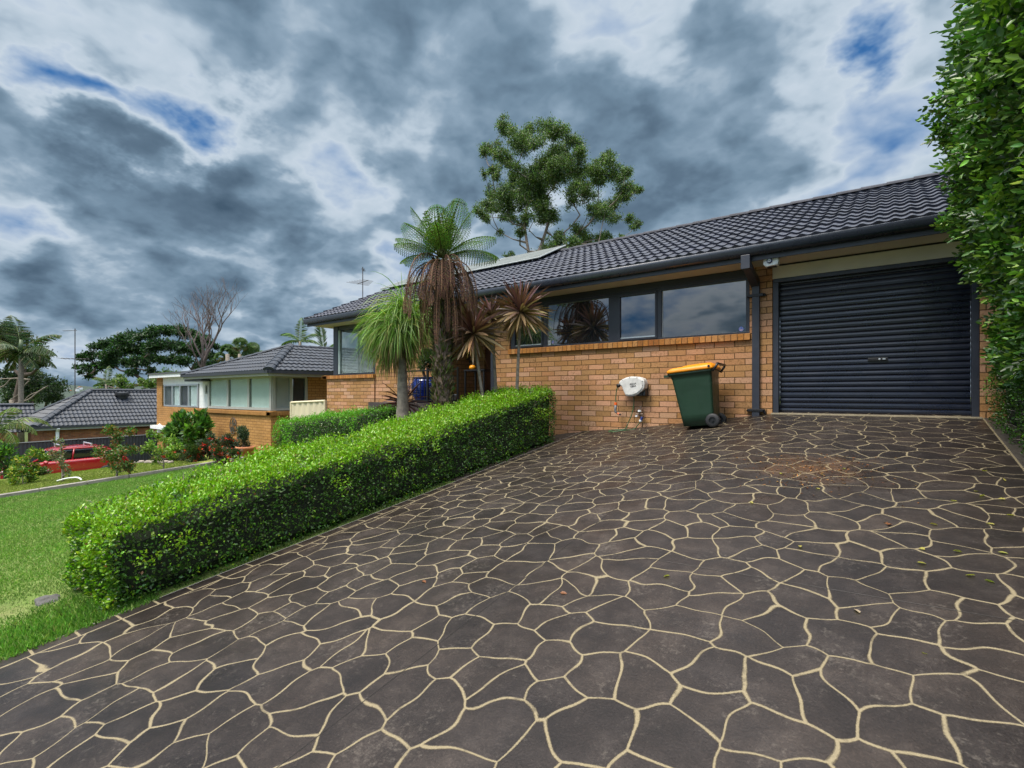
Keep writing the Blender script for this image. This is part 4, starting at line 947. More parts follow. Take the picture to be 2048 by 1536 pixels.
for s_ in (1, -1):
    a = MB()
    a.tube([(cx0 + s_ * .72, cy0 + 1.12, cz0 + .97), (cx0 + s_ * .665, cy0 + 1.75, cz0 + 1.33), (cx0 + s_ * .62, cy0 + 2.1, cz0 + 1.43), (cx0 + s_ * .61, cy0 + 3.2, cz0 + 1.43), (cx0 + s_ * .63, cy0 + 3.85, cz0 + 1.2), (cx0 + s_ * .70, cy0 + 4.1, cz0 + 1.0)], .035, 6)
    a.tube([(cx0 + s_ * .72, cy0 + 2.35, cz0 + .98), (cx0 + s_ * .645, cy0 + 2.42, cz0 + 1.42)], .03, 6); a.tube([(cx0 + s_ * .72, cy0 + 3.3, cz0 + .98), (cx0 + s_ * .64, cy0 + 3.2, cz0 + 1.42)], .04, 6)
    obj('pillar', a, M_red, CR, smooth=True)
    a = MB(); a.prism([(cx0 + s_ * .50, cy0 + .10, cz0 + .60), (cx0 + s_ * .80, cy0 + .33, cz0 + .70), (cx0 + s_ * .83, cy0 + .55, cz0 + .80), (cx0 + s_ * .78, cy0 + .50, cz0 + .82), (cx0 + s_ * .48, cy0 + .16, cz0 + .72)], (s_ * .02, -.03, .03)); obj('headlight', a, simple('headlamp', (.55, .58, .6), .15, .3), CR)
    a = MB(); a.lathe([(0, 0), (.05, .02), (.08, .08), (.07, .14), (0, .16)], (cx0 + s_ * .93, cy0 + 1.5, cz0 + .98), 10, 'x'); obj('side_mirror', a, M_red, CR, smooth=True)
    for yw in (.85, 3.45):
        a = MB(); a.lathe([(.19, -.1), (.31, -.1), (.33, -.06), (.33, .06), (.31, .1), (.19, .1)], (cx0 + s_ * .80, cy0 + yw, cz0 + .33), 24, 'x'); wh = obj('wheel', a, M_black, CR, smooth=True)
        a = MB(); a.lathe([(.0, -.09), (.19, -.09), (.19, .09), (0, .09)], (cx0 + s_ * .80, cy0 + yw, cz0 + .33), 10, 'x'); obj('rim', a, M_alu, wh)
for yr_ in (2.05, 3.0):
    a = MB(); a.tube([(cx0 - .62, cy0 + yr_, cz0 + 1.57), (cx0 + .62, cy0 + yr_, cz0 + 1.57)], .028, 6)
    for s_ in (1, -1): a.tube([(cx0 + s_ * .56, cy0 + yr_, cz0 + 1.45), (cx0 + s_ * .56, cy0 + yr_, cz0 + 1.57)], .03, 6)
    obj('roof_bar', a, M_alu, CR)
a = MB(); a.box(cx0 - .5, cx0 + .5, cy0 - .01, cy0 + .06, cz0 + .30, cz0 + .42); obj('grille', a, M_black, CR)

# ================================================================== HEDGES
def hedge(name, label, foot, wid, ztopf, zbotf, n, leaf, cols, parent=None, seed=1, ends=(True, True), top_new=True, trans=.0):
    """box hedge along a polyline foot[(x,y)...]; leaves over its front, back, top and ends; twigs inside"""
    k = thing(name, label, 'hedge', (foot[0][0], foot[0][1], zbotf(*foot[0])))
    P0 = np.array(foot[0], float); P1 = np.array(foot[1], float); L = np.linalg.norm(P1 - P0); d = (P1 - P0) / L; s = np.array([-d[1], d[0]])
    # lumpy solid core, coloured dark for inner shade, keeps light out of the middle
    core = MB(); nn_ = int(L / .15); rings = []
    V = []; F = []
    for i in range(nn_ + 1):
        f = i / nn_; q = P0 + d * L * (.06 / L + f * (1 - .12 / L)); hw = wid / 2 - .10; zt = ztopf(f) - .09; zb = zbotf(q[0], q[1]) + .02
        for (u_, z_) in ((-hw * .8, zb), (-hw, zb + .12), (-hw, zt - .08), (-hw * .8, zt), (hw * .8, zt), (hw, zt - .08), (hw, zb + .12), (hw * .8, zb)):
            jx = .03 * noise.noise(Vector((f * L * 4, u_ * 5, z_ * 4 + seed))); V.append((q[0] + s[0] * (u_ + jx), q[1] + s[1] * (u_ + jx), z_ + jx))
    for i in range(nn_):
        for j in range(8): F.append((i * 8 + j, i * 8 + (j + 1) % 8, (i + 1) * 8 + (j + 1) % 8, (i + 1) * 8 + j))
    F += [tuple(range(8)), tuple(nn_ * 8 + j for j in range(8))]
    obj('dark_core', (V, F), simple(name + '_core', (.012, .018, .006), .95, var=.5, vscale=20), k)
    # leaves
    f = rng.random(n); hmean = ztopf(.5) - zbotf(*((P0 + P1) / 2))
    area = np.array([hmean * L, hmean * L * .4, wid * L * 1.1, hmean * wid * 1.1, hmean * wid * .8]); area /= area.sum()
    face = rng.choice(5, n, p=area)
    u_ = (rng.random(n) - .5) * wid; v_ = rng.random(n)
    f[face == 3] = 0; f[face == 4] = 1
    u_ = np.where(face == 0, wid / 2, np.where(face == 1, -wid / 2, u_)); v_ = np.where(face == 2, 1.0, v_)
    # rounded shoulders
    X = P0[0] + d[0] * L * f; Y = P0[1] + d[1] * L * f
    ZT = np.array([ztopf(q) for q in f]); ZB = np.array([zbotf(a_, b_) for a_, b_ in zip(X, Y)]) + .02
    nz_ = np.array([noise.noise(Vector((a_ * 2.3, b_ * 2.3, c_ * 2.3 + seed))) * .6 + noise.noise(Vector((a_ * 7, b_ * 7, c_ * 7 + seed))) * .4 for a_, b_, c_ in zip(X + u_ * s[0], Y + u_ * s[1], v_ * 1.0)])
    depth = rng.exponential(.035, n) - .01 - nz_ * .15
    nrm = np.zeros((n, 3))
    nrm[face == 0] = (s[0], s[1], .15); nrm[face == 1] = (-s[0], -s[1], .15); nrm[face == 2] = (0, 0, 1); nrm[face == 3] = (-d[0], -d[1], .15); nrm[face == 4] = (d[0], d[1], .15)
    ur = np.abs(u_) / (wid / 2); shoulder = np.where(face == 2, .05 * ur ** 6, 0); vsh = np.where(face != 2, .07 * v_ ** 10, 0) + np.where(face != 2, .03 * (1 - v_) ** 3, 0)
    C = np.stack([X + s[0] * u_, Y + s[1] * u_, ZB + (ZT - ZB) * v_ - shoulder], 1) - nrm * (depth + vsh)[:, None]
    # top shoots stick up
    spr = (face == 2) & (rng.random(n) < .35); C[spr, 2] += rng.random(spr.sum()) ** 2 * .09
    Dd = unit(nrm * .7 + rnd(n, .6) + np.array([0, 0, .35])); Nn = unit(rnd(n, .6) + nrm * .6 + np.array([0, 0, .7]))
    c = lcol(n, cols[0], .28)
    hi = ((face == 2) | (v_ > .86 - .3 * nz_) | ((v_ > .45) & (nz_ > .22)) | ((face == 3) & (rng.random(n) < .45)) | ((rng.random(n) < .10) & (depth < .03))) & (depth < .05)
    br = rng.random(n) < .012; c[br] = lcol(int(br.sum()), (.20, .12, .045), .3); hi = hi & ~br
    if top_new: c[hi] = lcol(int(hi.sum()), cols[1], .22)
    ln = leaf * (.7 + .6 * rng.random(n))
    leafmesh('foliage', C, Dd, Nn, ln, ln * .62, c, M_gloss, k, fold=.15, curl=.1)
    tw = MB()
    for i in range(int(L * 22)):
        f_ = random.random(); fc = random.random(); q = P0 + d * L * f_; zb = float(zbotf(q[0], q[1])); zt = ztopf(f_); v1 = random.random()
        o1 = Vector((q[0], q[1], zb + (zt - zb) * v1)) + Vector((s[0], s[1], 0)) * (wid / 2 - .07) * (1 if fc < .6 else -1)
        if fc > .8: o1 = Vector((q[0], q[1], zt - .04)) + Vector((s[0], s[1], 0)) * wid * (random.random() - .5) * .8
        dr_ = (Vector((s[0], s[1], 0)) * (1 if fc < .6 else -1) * .5 + Vector((random.gauss(0, .5), random.gauss(0, .5), .5 + random.gauss(0, .3)))).normalized()
        if fc > .8: dr_ = Vector((random.gauss(0, .3), random.gauss(0, .3), 1)).normalized()
        l1 = .07 + .09 * random.random(); tw.tube([o1, o1 + dr_ * l1 * .5 + Vector((0, 0, .006)), o1 + dr_ * l1], [.003, .0024, .0012], 4, cap=False)
    tag(obj('twigs', tw, M_pale, k), kind='stuff')
    return k
def hz_b(x, y): return gz(x, y)
LIME = (.185, .345, .014); DKG = (.055, .135, .017)
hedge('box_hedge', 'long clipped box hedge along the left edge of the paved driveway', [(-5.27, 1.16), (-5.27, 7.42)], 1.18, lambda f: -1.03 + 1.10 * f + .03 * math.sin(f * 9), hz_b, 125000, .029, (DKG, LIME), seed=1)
# (its side facing the driveway is the +x one, so the polyline normal points that way)
hedge('low_hedge', 'second clipped hedge in the garden bed below the corner window', [(-7.7, 6.35), (-11.25, 6.17)], .75, lambda f: -.27 - .36 * f + .02 * math.sin(f * 14), lambda x, y: gz(x, y) , 32000, .03, (DKG, (.13, .34, .018)), seed=5)

# hedges on the right boundary
hedge('small_leaf_hedge', 'low small-leaved box hedge at the foot of the tall shrub beside the garage', [(1.33, 8.1), (1.33, 3.4)], .80, lambda f: .33 - .35 * f, hz_b, 42000, .024, ((.04, .10, .012), (.10, .25, .02)), seed=9)
T = thing('tall_shrub', 'tall glossy broad-leaved shrub overhanging the right side of the driveway', 'shrub', (1.9, 5.6, gz(1.9, 5.6)))
PX = np.array([-.3, .05, .35, .7, 1.2, 1.9, 2.8, 3.6, 4.2, 4.8, 5.4]); PV = np.array([1.45, 1.05, .88, .78, .76, .60, .55, .66, .92, 1.25, 1.9])
n = 17000; nleaf = 7                                        # sprigs of leaflets
zz = rng.random(n) * 5.6 - .25; yy_ = 3.1 + rng.random(n) * 4.75
xl = np.interp(zz, PX, PV)
nn_ = np.array([noise.noise(Vector((b_ * 1.3, c_ * 1.5, 3.3))) * .26 + noise.noise(Vector((b_ * 3.6, c_ * 3.9, 8.3))) * .16 for b_, c_ in zip(yy_, zz)])
dep = rng.exponential(.13, n) - .02
endc = np.minimum(yy_ - 3.1, 7.85 - yy_); rnd_end = .5 * np.exp(-endc / .25)
xx = xl - nn_ + dep + rnd_end
C = np.stack([xx, yy_ + rng.normal(0, .03, n), zz], 1)
# a share of sprigs on the near end face as well
k_ = rng.random(n) < .22; C[k_, 0] = xl[k_] + rng.random(k_.sum()) * 1.8 + .1; C[k_, 1] = 3.15 + dep[k_] + .25 * np.abs(nn_[k_])
k2 = (~k_) & (rng.random(n) < .10); C[k2, 0] = xl[k2] + rng.random(k2.sum()) * 1.6; C[k2, 2] = 5.2 + .25 * nn_[k2] * 2
out = np.tile(np.array([-1, -.15, .25]), (n, 1)); out[k_] = (-.2, -1, .2); out[k2] = (0, 0, 1)
Dsp = unit(out + rnd(n, .55)); side = unit(np.cross(Dsp, rnd(n, 1))); upn = np.cross(side, Dsp)
spr_col = lcol(n, (.050, .125, .022), .42, (.16, .30, .035), .34, .10)
Cs = []; Ds = []; Ns = []; Ls = []; cl = []
for j in range(nleaf):
    t_ = (j // 2) / (nleaf // 2); sg = (-1) ** j
    pos_ = C + Dsp * (.14 * t_ - .05)
    dd = unit(Dsp * (.35 + .5 * t_) + side * sg * (.9 - .6 * t_) + rnd(n, .13))
    if j == nleaf - 1: dd = Dsp; pos_ = C + Dsp * .09
    Cs.append(pos_); Ds.append(dd); Ns.append(upn + rnd(n, .25)); Ls.append(.042 + .03 * rng.random(n)); cl.append(spr_col * (1 + rng.normal(0, .08, (n, 1))))
Ls = np.concatenate(Ls)
leafmesh('foliage', np.concatenate(Cs), np.concatenate(Ds), np.concatenate(Ns), Ls, Ls * .48, np.concatenate(cl).clip(.003, .9), M_gloss, T, fold=.12, curl=.15, hexa=True)
# dark sheet behind the leaves stands for the shade in the middle
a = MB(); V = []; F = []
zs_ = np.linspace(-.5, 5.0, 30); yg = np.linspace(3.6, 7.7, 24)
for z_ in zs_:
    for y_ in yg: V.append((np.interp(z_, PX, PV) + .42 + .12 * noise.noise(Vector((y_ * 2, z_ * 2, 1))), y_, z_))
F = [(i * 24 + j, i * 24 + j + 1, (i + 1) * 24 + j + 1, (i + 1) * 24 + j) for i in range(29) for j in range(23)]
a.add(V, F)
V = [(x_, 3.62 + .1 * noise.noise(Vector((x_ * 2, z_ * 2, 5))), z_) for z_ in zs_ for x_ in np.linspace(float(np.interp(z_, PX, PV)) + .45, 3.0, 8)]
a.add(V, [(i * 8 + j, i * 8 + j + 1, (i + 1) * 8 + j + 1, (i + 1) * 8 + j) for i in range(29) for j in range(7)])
obj('dark_inner_sheet', a, simple('dark_inner_sheet', (.010, .018, .006), .95, var=.5, vscale=14), T)
a = MB()
for i in range(7): y_ = 3.8 + i * .6; x_ = 1.9 + .1 * math.sin(i); a.tube([(x_, y_, gz(x_, y_)), (x_ - .05, y_, 1.0), (x_ + .1 * math.sin(i * 2), y_ + .1, 3.5)], [.035, .028, .012], 6)
obj('stem', a, M_trunk, T)

# ================================================================== TREES
def skel(mb, base, targets, r0=.12, tip=.012, hubs=(), wob=.06, seed=0):
    """branch skeleton reaching every target (pipe-model radii)"""
    rg_ = random.Random(seed); nodes = [Vector(base)]; par = [-1]; plen = [0]
    T_ = sorted([(Vector(t_), i) for i, t_ in enumerate(list(hubs) + list(targets))], key=lambda q: (q[1] >= len(hubs), (q[0] - nodes[0]).length))
    ends = []
    for q, _ in T_:
        best = None
        for i, n_ in enumerate(nodes):
            dd = q - n_
            if i and dd.z < -.15 * dd.length: continue
            c_ = dd.length + plen[i] * .25 + (0 if dd.z > 0 else dd.length)
            if best is None or c_ < best[0]: best = (c_, i)
        i = best[1]; a_ = nodes[i]; L = (q - a_).length; m_ = max(2, int(L / (r0 * 6 + .2)))
        prev = i; mid = Vector((0, 0, L * .10))
        for j in range(1, m_ + 1):
            t_ = j / m_; pnt = a_.lerp(q, t_) + mid * (-math.sin(math.pi * t_)) * .8 + Vector((rg_.gauss(0, 1), rg_.gauss(0, 1), rg_.gauss(0, .5))) * wob * L * (0 if j == m_ else .3)
            nodes.append(pnt); par.append(prev); plen.append(plen[prev] + L / m_); prev = len(nodes) - 1
        ends.append(prev)
    w_ = [0] * len(nodes)
    for e_ in ends: w_[e_] += 1
    for i in range(len(nodes) - 1, 0, -1): w_[par[i]] += w_[i]
    tot = max(1, w_[0]); rad = [max(tip, r0 * (x_ / tot) ** .62) for x_ in w_]
    for i in range(1, len(nodes)):
        mb.tube([nodes[par[i]], nodes[i]], [rad[par[i]] if par[i] else rad[i], rad[i]], 6, cap=False)
    return nodes
def clumps(targets, rads, per, leaf, base, alt=None, var=.3, flat=.75, wl=.4, up=.3, sub=7, tight=.34, pa=.3):
    Cc, Nn = [], []
    for (t_, r_) in zip(targets, rads):
        m_ = int(per * (r_ / np.mean(rads)) ** 2) + 8; sc_ = np.array(t_) + rng.normal(0, 1, (sub, 3)) * r_ * .55 * np.array([1, 1, flat])
        ci = rng.integers(0, sub, m_); Cc.append(sc_[ci] + rng.normal(0, 1, (m_, 3)) * r_ * tight * np.array([1, 1, flat]))
    C = np.concatenate(Cc); n_ = len(C)
    Dd = unit(rnd(n_, 1) + np.array([0, 0, up])); N2 = unit(rnd(n_, .8) + np.array([0, 0, .6])); L = leaf * (.6 + .8 * rng.random(n_))
    return C, Dd, N2, L, L * wl, lcol(n_, base, var, alt, pa)
def tree(name, label, cat, base, targets, rads, bark, r0, per, leaf, base_c, alt=None, hubs=(), group=None, m_=None, seed=0, **kw):
    k = thing(name, label, cat, base, group)
    a = MB(); skel(a, base, targets, r0, max(.008, r0 * .06), hubs, seed=seed); obj('trunk', a, bark, k, smooth=True)
    C, Dd, N2, L, W_, c = clumps(targets, rads, per, leaf, base_c, alt, **kw)
    leafmesh('crown', C, Dd, N2, L, W_, c, m_ or M_leaf, k)
    return k

# tall eucalypt behind the house (clumps at their own depths)
EU = [(350,150,50),(400,190,45),(470,210,60),(560,165,62),(600,250,70),(520,290,55),(690,150,55),(770,180,70),(830,220,60),(900,270,60),(950,350,55),(860,390,60),(740,340,80),(700,420,85),(640,480,80),(780,440,70),(250,310,52),(200,345,38),(320,370,45),(370,410,55),(440,480,50),(250,480,38),(200,510,30),(290,540,32),(470,560,60),(560,520,60),(620,570,75),(720,560,75),(800,540,55),(520,630,80),(420,660,75),(340,700,75),(250,680,48),(600,690,75),(680,720,60),(240,780,55),(160,835,45),(210,880,34),(310,800,45),(400,790,50),(540,740,60),(640,800,65),(740,850,62),(690,900,50),(540,850,42),(520,930,36),(900,500,55),(960,470,50),(1050,480,55),(1120,490,55),(1180,400,48),(1200,350,26),(1230,470,62),(1300,540,62),(1340,500,40),(1120,560,55),(980,580,55),(930,640,55),(1020,660,68),(900,720,50),(1340,620,50),(1420,640,38),(1450,650,22),(1300,700,50),(1250,770,50),(1180,800,60),(1230,860,48),(1110,830,50),(1060,790,28),(1370,880,36),(1420,930,34),(960,990,55),(1010,1050,62),(920,1080,55),(1120,1030,50),(1180,1020,36),(770,1060,50),(800,1010,40),(720,1100,40),(600,1160,34),(560,1170,24),(360,870,30),(320,990,26),(490,1000,34),(400,1180,26),(240,1240,22),(1310,1030,24),(430,880,34)]
tg, rr_ = [], []
for i, (a_, b_, r_) in enumerate(EU):
    Z_ = 28 + 2.2 * math.sin(i * 2.39); tg.append(pz(920 + a_ / 4.0425, 220 + b_ / 4.0425, Z_)); rr_.append(r_ / 4.0425 * .028 * 1.02)
E0 = pz(1078, 560, 28); E0 = (E0[0], E0[1], -1.5)
hub = [pz(1078, 508, 28), pz(1086, 480, 28), pz(1068, 440, 27.6), pz(1058, 460, 27.3), pz(1098, 440, 28.4), pz(1128, 465, 28), pz(1040, 490, 28), pz(1160, 430, 28.6), pz(1185, 480, 28), pz(1050, 400, 28), pz(1090, 400, 27.6)]
tree('eucalyptus_tree', 'tall spreading eucalyptus with open crown rising behind the brick house roof', 'tree', E0, tg, rr_, M_gum, .20, 1200, .12, (.075, .12, .042), (.13, .19, .05), hubs=hub, wl=.36, up=-.2, flat=.8, sub=9, tight=.35, seed=3)

# bare tree
def bare(name, label, base, top, r0, seed, spread=.50, depth=7):
    k = thing(name, label, 'tree', base); rg_ = random.Random(seed); a = MB(); b2 = MB()
    def grow(p, d, L, r_, lev):
        pts = [p]; q = p
        for i in range(4):
            d = (d + Vector((rg_.gauss(0, .11), rg_.gauss(0, .11), .04 + rg_.gauss(0, .05)))).normalized(); q = q + d * L / 4; pts.append(q)
        (a if lev < 2 else b2).tube(pts, [r_ * (1 - .35 * i / 4) for i in range(5)], 5 if lev > 1 else 7, cap=False)
        if lev >= depth: return
        for j in range(3 if lev in (0, 1, 3) else 2):
            ax = Vector((rg_.gauss(0, 1), rg_.gauss(0, 1), rg_.gauss(0, .4))).normalized(); nd = ((d + Vector((0, 0, .3 if lev < 2 else 0))) + ax * spread * (.18 if (j == 0 and lev < 3) else (.9 + .5 * rg_.random()))).normalized()
            grow(pts[-1 if j < 2 else 2], (nd + Vector((0, 0, .25))).normalized(), L * (.70 + .16 * rg_.random()), r_ * .60, lev + 1)
    H_ = top[2] - base[2]
    grow(Vector(base), Vector((0, 0, 1)), H_ * .27, r0, 0); obj('trunk', a, simple('bare_bark', (.10, .075, .07), .9, var=.3), k, smooth=True); obj('twigs', b2, simple('bare_twigs', (.14, .105, .10), .9, var=.3), k)
q = pz(402, 765, 45); bare('bare_tree', 'leafless tree with many fine twigs behind the neighbour flat roof', (q[0], q[1], q[2] - 1.0), pz(402, 574, 45), .24, 4)

def blobtree(name, label, Z, pts, base_px, r0, per, leaf, base_c, alt, bark=None, cat='tree', group=None, seed=0, dz=2.5, **kw):
    tg = []; rr = []
    for i, (a_, b_, r_) in enumerate(pts):
        tg.append(pz(a_, b_, Z + dz * math.sin(i * 2.4 + seed))); rr.append(r_ * Z / 1000)
    b_ = pz(base_px[0], base_px[1], Z); b_ = (b_[0], b_[1], min(b_[2], gz(b_[0], b_[1])) if Z > 25 else b_[2])
    return tree(name, label, cat, b_, tg, rr, bark or M_darkbark, r0, per, leaf, base_c, alt, group=group, seed=seed, **kw)
# wide dark rain tree
pp = []
for (x_, y_, r_) in [(300,668,15),(325,662,15),(350,662,14),(275,676,15),(250,680,14),(230,685,12),(210,688,10),(190,693,10),(375,670,14),(398,680,13),(420,692,12),(180,715,10),(162,714,8),(200,710,13),(225,705,15),(250,700,16),(280,700,17),(310,692,18),(340,690,18),(368,696,16),(395,706,14),(420,712,12),(170,735,8),(185,745,8),(195,732,10),(220,728,12),(250,725,13),(280,722,14),(310,718,14),(340,718,14),(370,722,13),(400,730,12),(425,728,10),(178,752,6),(300,742,10),(265,745,9),(390,745,10),(152,735,5),(160,746,4)]:
    pp.append((x_, y_, r_ * .8))
blobtree('rain_tree', 'broad dark green spreading tree behind the far house', 55, pp, (345, 800), .34, 900, .30, (.018, .048, .015), (.04, .09, .025), seed=2, flat=.62, sub=7, tight=.42)
# trees at the far left
blobtree('left_dark_tree', 'tall olive green tree behind the palm at the left edge', 60, [(10,655,18),(30,665,16),(0,675,20),(55,680,16),(75,700,14),(90,712,10),(20,690,18),(50,705,18),(70,722,16),(5,710,18),(85,728,10)], (20, 820), .35, 800, .30, (.045, .07, .022), (.08, .10, .03), seed=5, flat=.6)
blobtree('round_dark_tree', 'rounded dark green tree beside the antenna mast', 65, [(100,765,15),(85,775,18),(110,778,13),(70,762,18),(60,785,20),(95,795,18),(40,772,20),(20,785,20),(5,770,18),(30,800,20),(112,792,9),(75,748,12),(50,748,14),(20,752,16)], (80, 830), .3, 1000, .30, (.025, .052, .018), (.055, .09, .025), seed=6, flat=.7)
blobtree('hedge_tree', 'bright green bushes along the far house ridge in front of the dark tree', 46, [(225,772,9),(245,768,10),(262,774,8),(285,765,8),(300,770,9),(312,762,8),(330,752,10),(345,748,8),(238,755,8),(195,778,5),(205,770,6)], (270, 800), .2, 300, .22, (.06, .11, .02), (.13, .2, .03), cat='bush', seed=8, flat=.8)
# pale limbs by the palm
M_limb = simple('limb_bark', (.17, .14, .11), .85, var=.3)
k = thing('pale_branching_tree', 'pale grey bare limbs crossing in front of the dark trees at the left', 'tree', pz(30, 830, 50)); a = MB()
for P_, r_ in (([(-10, 780), (10, 770), (25, 757), (60, 759)], .10), ([(20, 810), (55, 800), (75, 785), (90, 775)], .12), ([(45, 805), (60, 790), (80, 782), (95, 772)], .07), ([(0, 758), (30, 757), (58, 760)], .09), ([(20, 800), (35, 790), (45, 775), (58, 762)], .08)):
    a.tube(smoothcurve([pz(x_, y_, 50) for x_, y_ in P_], 5), r_ * .6, 5)
a.tube([pz(30, 850, 50), pz(22, 800, 50)], .16, 6); obj('trunk', a, M_limb, k, smooth=True)

# palms ---------------------------------------------------------------
def frond(Cs, base, d0, L, droop, nl, ll, up=Vector((0, 0, 1)), w_=.03, rach=None, hang=.3, vee=.5, taper=True):
    """pinnate frond: returns rachis points, appends leaflets"""
    p = Vector(base); d = Vector(d0).normalized(); pts = [p.copy()]; seg = 14
    for i in range(seg):
        d = (d + Vector((0, 0, -droop / seg * (.4 + 1.4 * i / seg)))).normalized(); p = p + d * L / seg; pts.append(p.copy())
    for i in range(nl):
        t_ = (i + .8) / nl; f = t_ * seg; j = min(int(f), seg - 1); q = pts[j].lerp(pts[j + 1], f - j); dd = (pts[j + 1] - pts[j]).normalized()
        s = dd.cross(Vector((0, 0, 1))); s = s.normalized() if s.length > .05 else Vector((1, 0, 0)); u_ = s.cross(dd)
        l_ = ll * (math.sin(math.pi * min(1, .12 + t_ * .88)) ** .7 if taper else 1) * (.9 + .2 * random.random())
        for sg in (1, -1):
            ld = (dd * .55 + s * sg * .85 + u_ * vee * .4 + Vector((0, 0, -hang)) + Vector((random.gauss(0, .06), random.gauss(0, .06), random.gauss(0, .06)))).normalized()
            Cs.append((tuple(q), tuple(ld), tuple(u_), l_, w_))
    return pts
def palmlike(name, label, base, crown, fronds, col, alt, bark, r0, parent_cat='palm', group=None, stemcol=None, rachr=.02, leafm=None, trunk=True, crownshaft=False, curl=.12):
    k = thing(name, label, parent_cat, base, group)
    if trunk:
        a = MB(); b = Vector(base); c = Vector(crown); a.tube([b, b.lerp(c, .3) + Vector((.02, 0, 0)), b.lerp(c, .7), c], [r0 * 1.25, r0, r0 * .92, r0 * .8], 12); obj('trunk', a, bark, k, smooth=True)
    if crownshaft: a = MB(); c = Vector(crown); a.tube([c - Vector((0, 0, .1)), c + Vector((0, 0, .9))], [r0 * 1.1, r0 * .6], 10); obj('crownshaft', a, simple(name + '_shaft', (.05, .085, .03), .5), k, smooth=True)
    Cs = []; a = MB()
    for (d0, L, droop, nl, ll, w_, hang, vee) in fronds:
        pts = frond(Cs, crown, d0, L, droop, nl, ll, w_=w_, hang=hang, vee=vee); a.tube(pts[::2], [rachr * (1 - .8 * i / len(pts[::2])) for i in range(len(pts[::2]))], 4)
    obj('frond_stalks', a, simple(name + '_stalk', stemcol or (.12, .17, .05), .6), k, smooth=True)
    A_c = np.array([c[0] for c in Cs]); B_c = np.array([c[1] for c in Cs]); U_c = np.array([c[2] for c in Cs]); n_ = len(Cs)
    leafmesh('fronds', A_c, B_c, U_c, np.array([c[3] for c in Cs]), np.array([c[4] for c in Cs]), lcol(n_, col, .25, alt, .25), leafm or M_leaf, k, fold=.2, curl=curl, hexa=True)
    return k
# camera-right and away vectors of the far scene, used to aim fronds
RX = Vector((.7958, .6056, 0)); RY = Vector((-.6056, .7958, 0))
def fd(a_, el, b_=0): return tuple((RX * math.cos(R(a_)) * math.cos(R(el)) + RY * b_ + Vector((0, 0, math.sin(R(el))))).normalized())
q = pz(42, 703, 38)
palmlike('tall_palm', 'tall palm with arching feather fronds at the left edge of the view', (q[0], q[1], gz(q[0], q[1])), q,
         [(fd(180, 78, .1), 3.4, 1.5, 44, 1.0, .07, .35, .2), (fd(0, 55, .2), 3.0, 1.25, 44, 1.0, .07, .45, .2), (fd(0, 25, -.1), 3.2, 1.3, 44, 1.0, .07, .55, 0), (fd(0, 2, .3), 2.7, 1.4, 40, .9, .07, .6, 0),
          (fd(180, 30, .2), 3.0, 1.5, 44, 1.0, .07, .5, 0), (fd(180, 5, -.2), 2.8, 1.6, 40, .9, .07, .6, 0), (fd(90, 40, -.8), 2.6, 1.8, 40, .9, .07, .5, 0), (fd(90, 30, .9), 2.6, 1.8, 40, .9, .07, .5, 0), (fd(150, 55, -.5), 2.6, 1.8, 40, .9, .07, .5, 0), (fd(20, -20, -.3), 2.2, .8, 36, .8, .07, .6, 0), (fd(160, -25, .3), 2.2, .8, 36, .8, .07, .6, 0)],
         (.045, .085, .030), (.13, .13, .06), M_trunk, .17, crownshaft=True)
q = pz(-6, 905, 17)
palmlike('near_palm', 'yellow-green arching palm fronds in the lower left corner beside the dark fence', (q[0], q[1], gz(q[0], q[1])), (q[0], q[1], q[2] + .7),
         [(fd(0, 70, -.1), 1.6, 2.2, 40, .40, .025, .5, 0), (fd(0, 45, .1), 1.5, 2.3, 40, .40, .025, .6, 0), (fd(0, 25, -.3), 1.3, 2.2, 36, .36, .025, .6, 0), (fd(0, 60, .5), 1.7, 2.2, 40, .40, .025, .5, 0), (fd(180, 60, 0), 1.5, 2.2, 36, .4, .025, .5, 0), (fd(60, 60, -.5), 1.4, 2.4, 36, .4, .025, .5, 0)],
         (.10, .15, .025), (.18, .2, .05), M_trunk, .08)
for i, (px_, py2, Z_, lab, L_) in enumerate(((600, 683, 34, 'feathery palm tips behind the neighbour roof ridge', 1.7), (648, 705, 30, 'single upright pale palm frond beside the corner window', 2.0), (213, 768, 45, 'small palm in front of the dark tree above the far house ridge', 1.7))):
    q = pz(px_, py2, Z_)
    fr = [(fd(180, 50, .1), L_, 1.5, 34, .55, .05, .4, 0), (fd(0, 50, .2), L_, 1.5, 34, .55, .05, .4, 0), (fd(0, 20, -.1), L_ * .9, 1.2, 34, .5, .05, .4, 0), (fd(180, 20, .2), L_ * .9, 1.2, 34, .5, .05, .4, 0), (fd(90, 75, .1), L_, 1.0, 34, .5, .05, .3, 0)]
    if i == 1: fr = [(fd(150, 80, .05), L_, .25, 40, .62, .06, .0, .1), (fd(0, 60, .3), L_ * .6, 1.2, 30, .5, .05, .3, 0)]
    palmlike('background_palm', lab, (q[0], q[1], gz(q[0], q[1])), q, fr, (.06, .11, .035), (.15, .2, .08), M_trunk, .12)
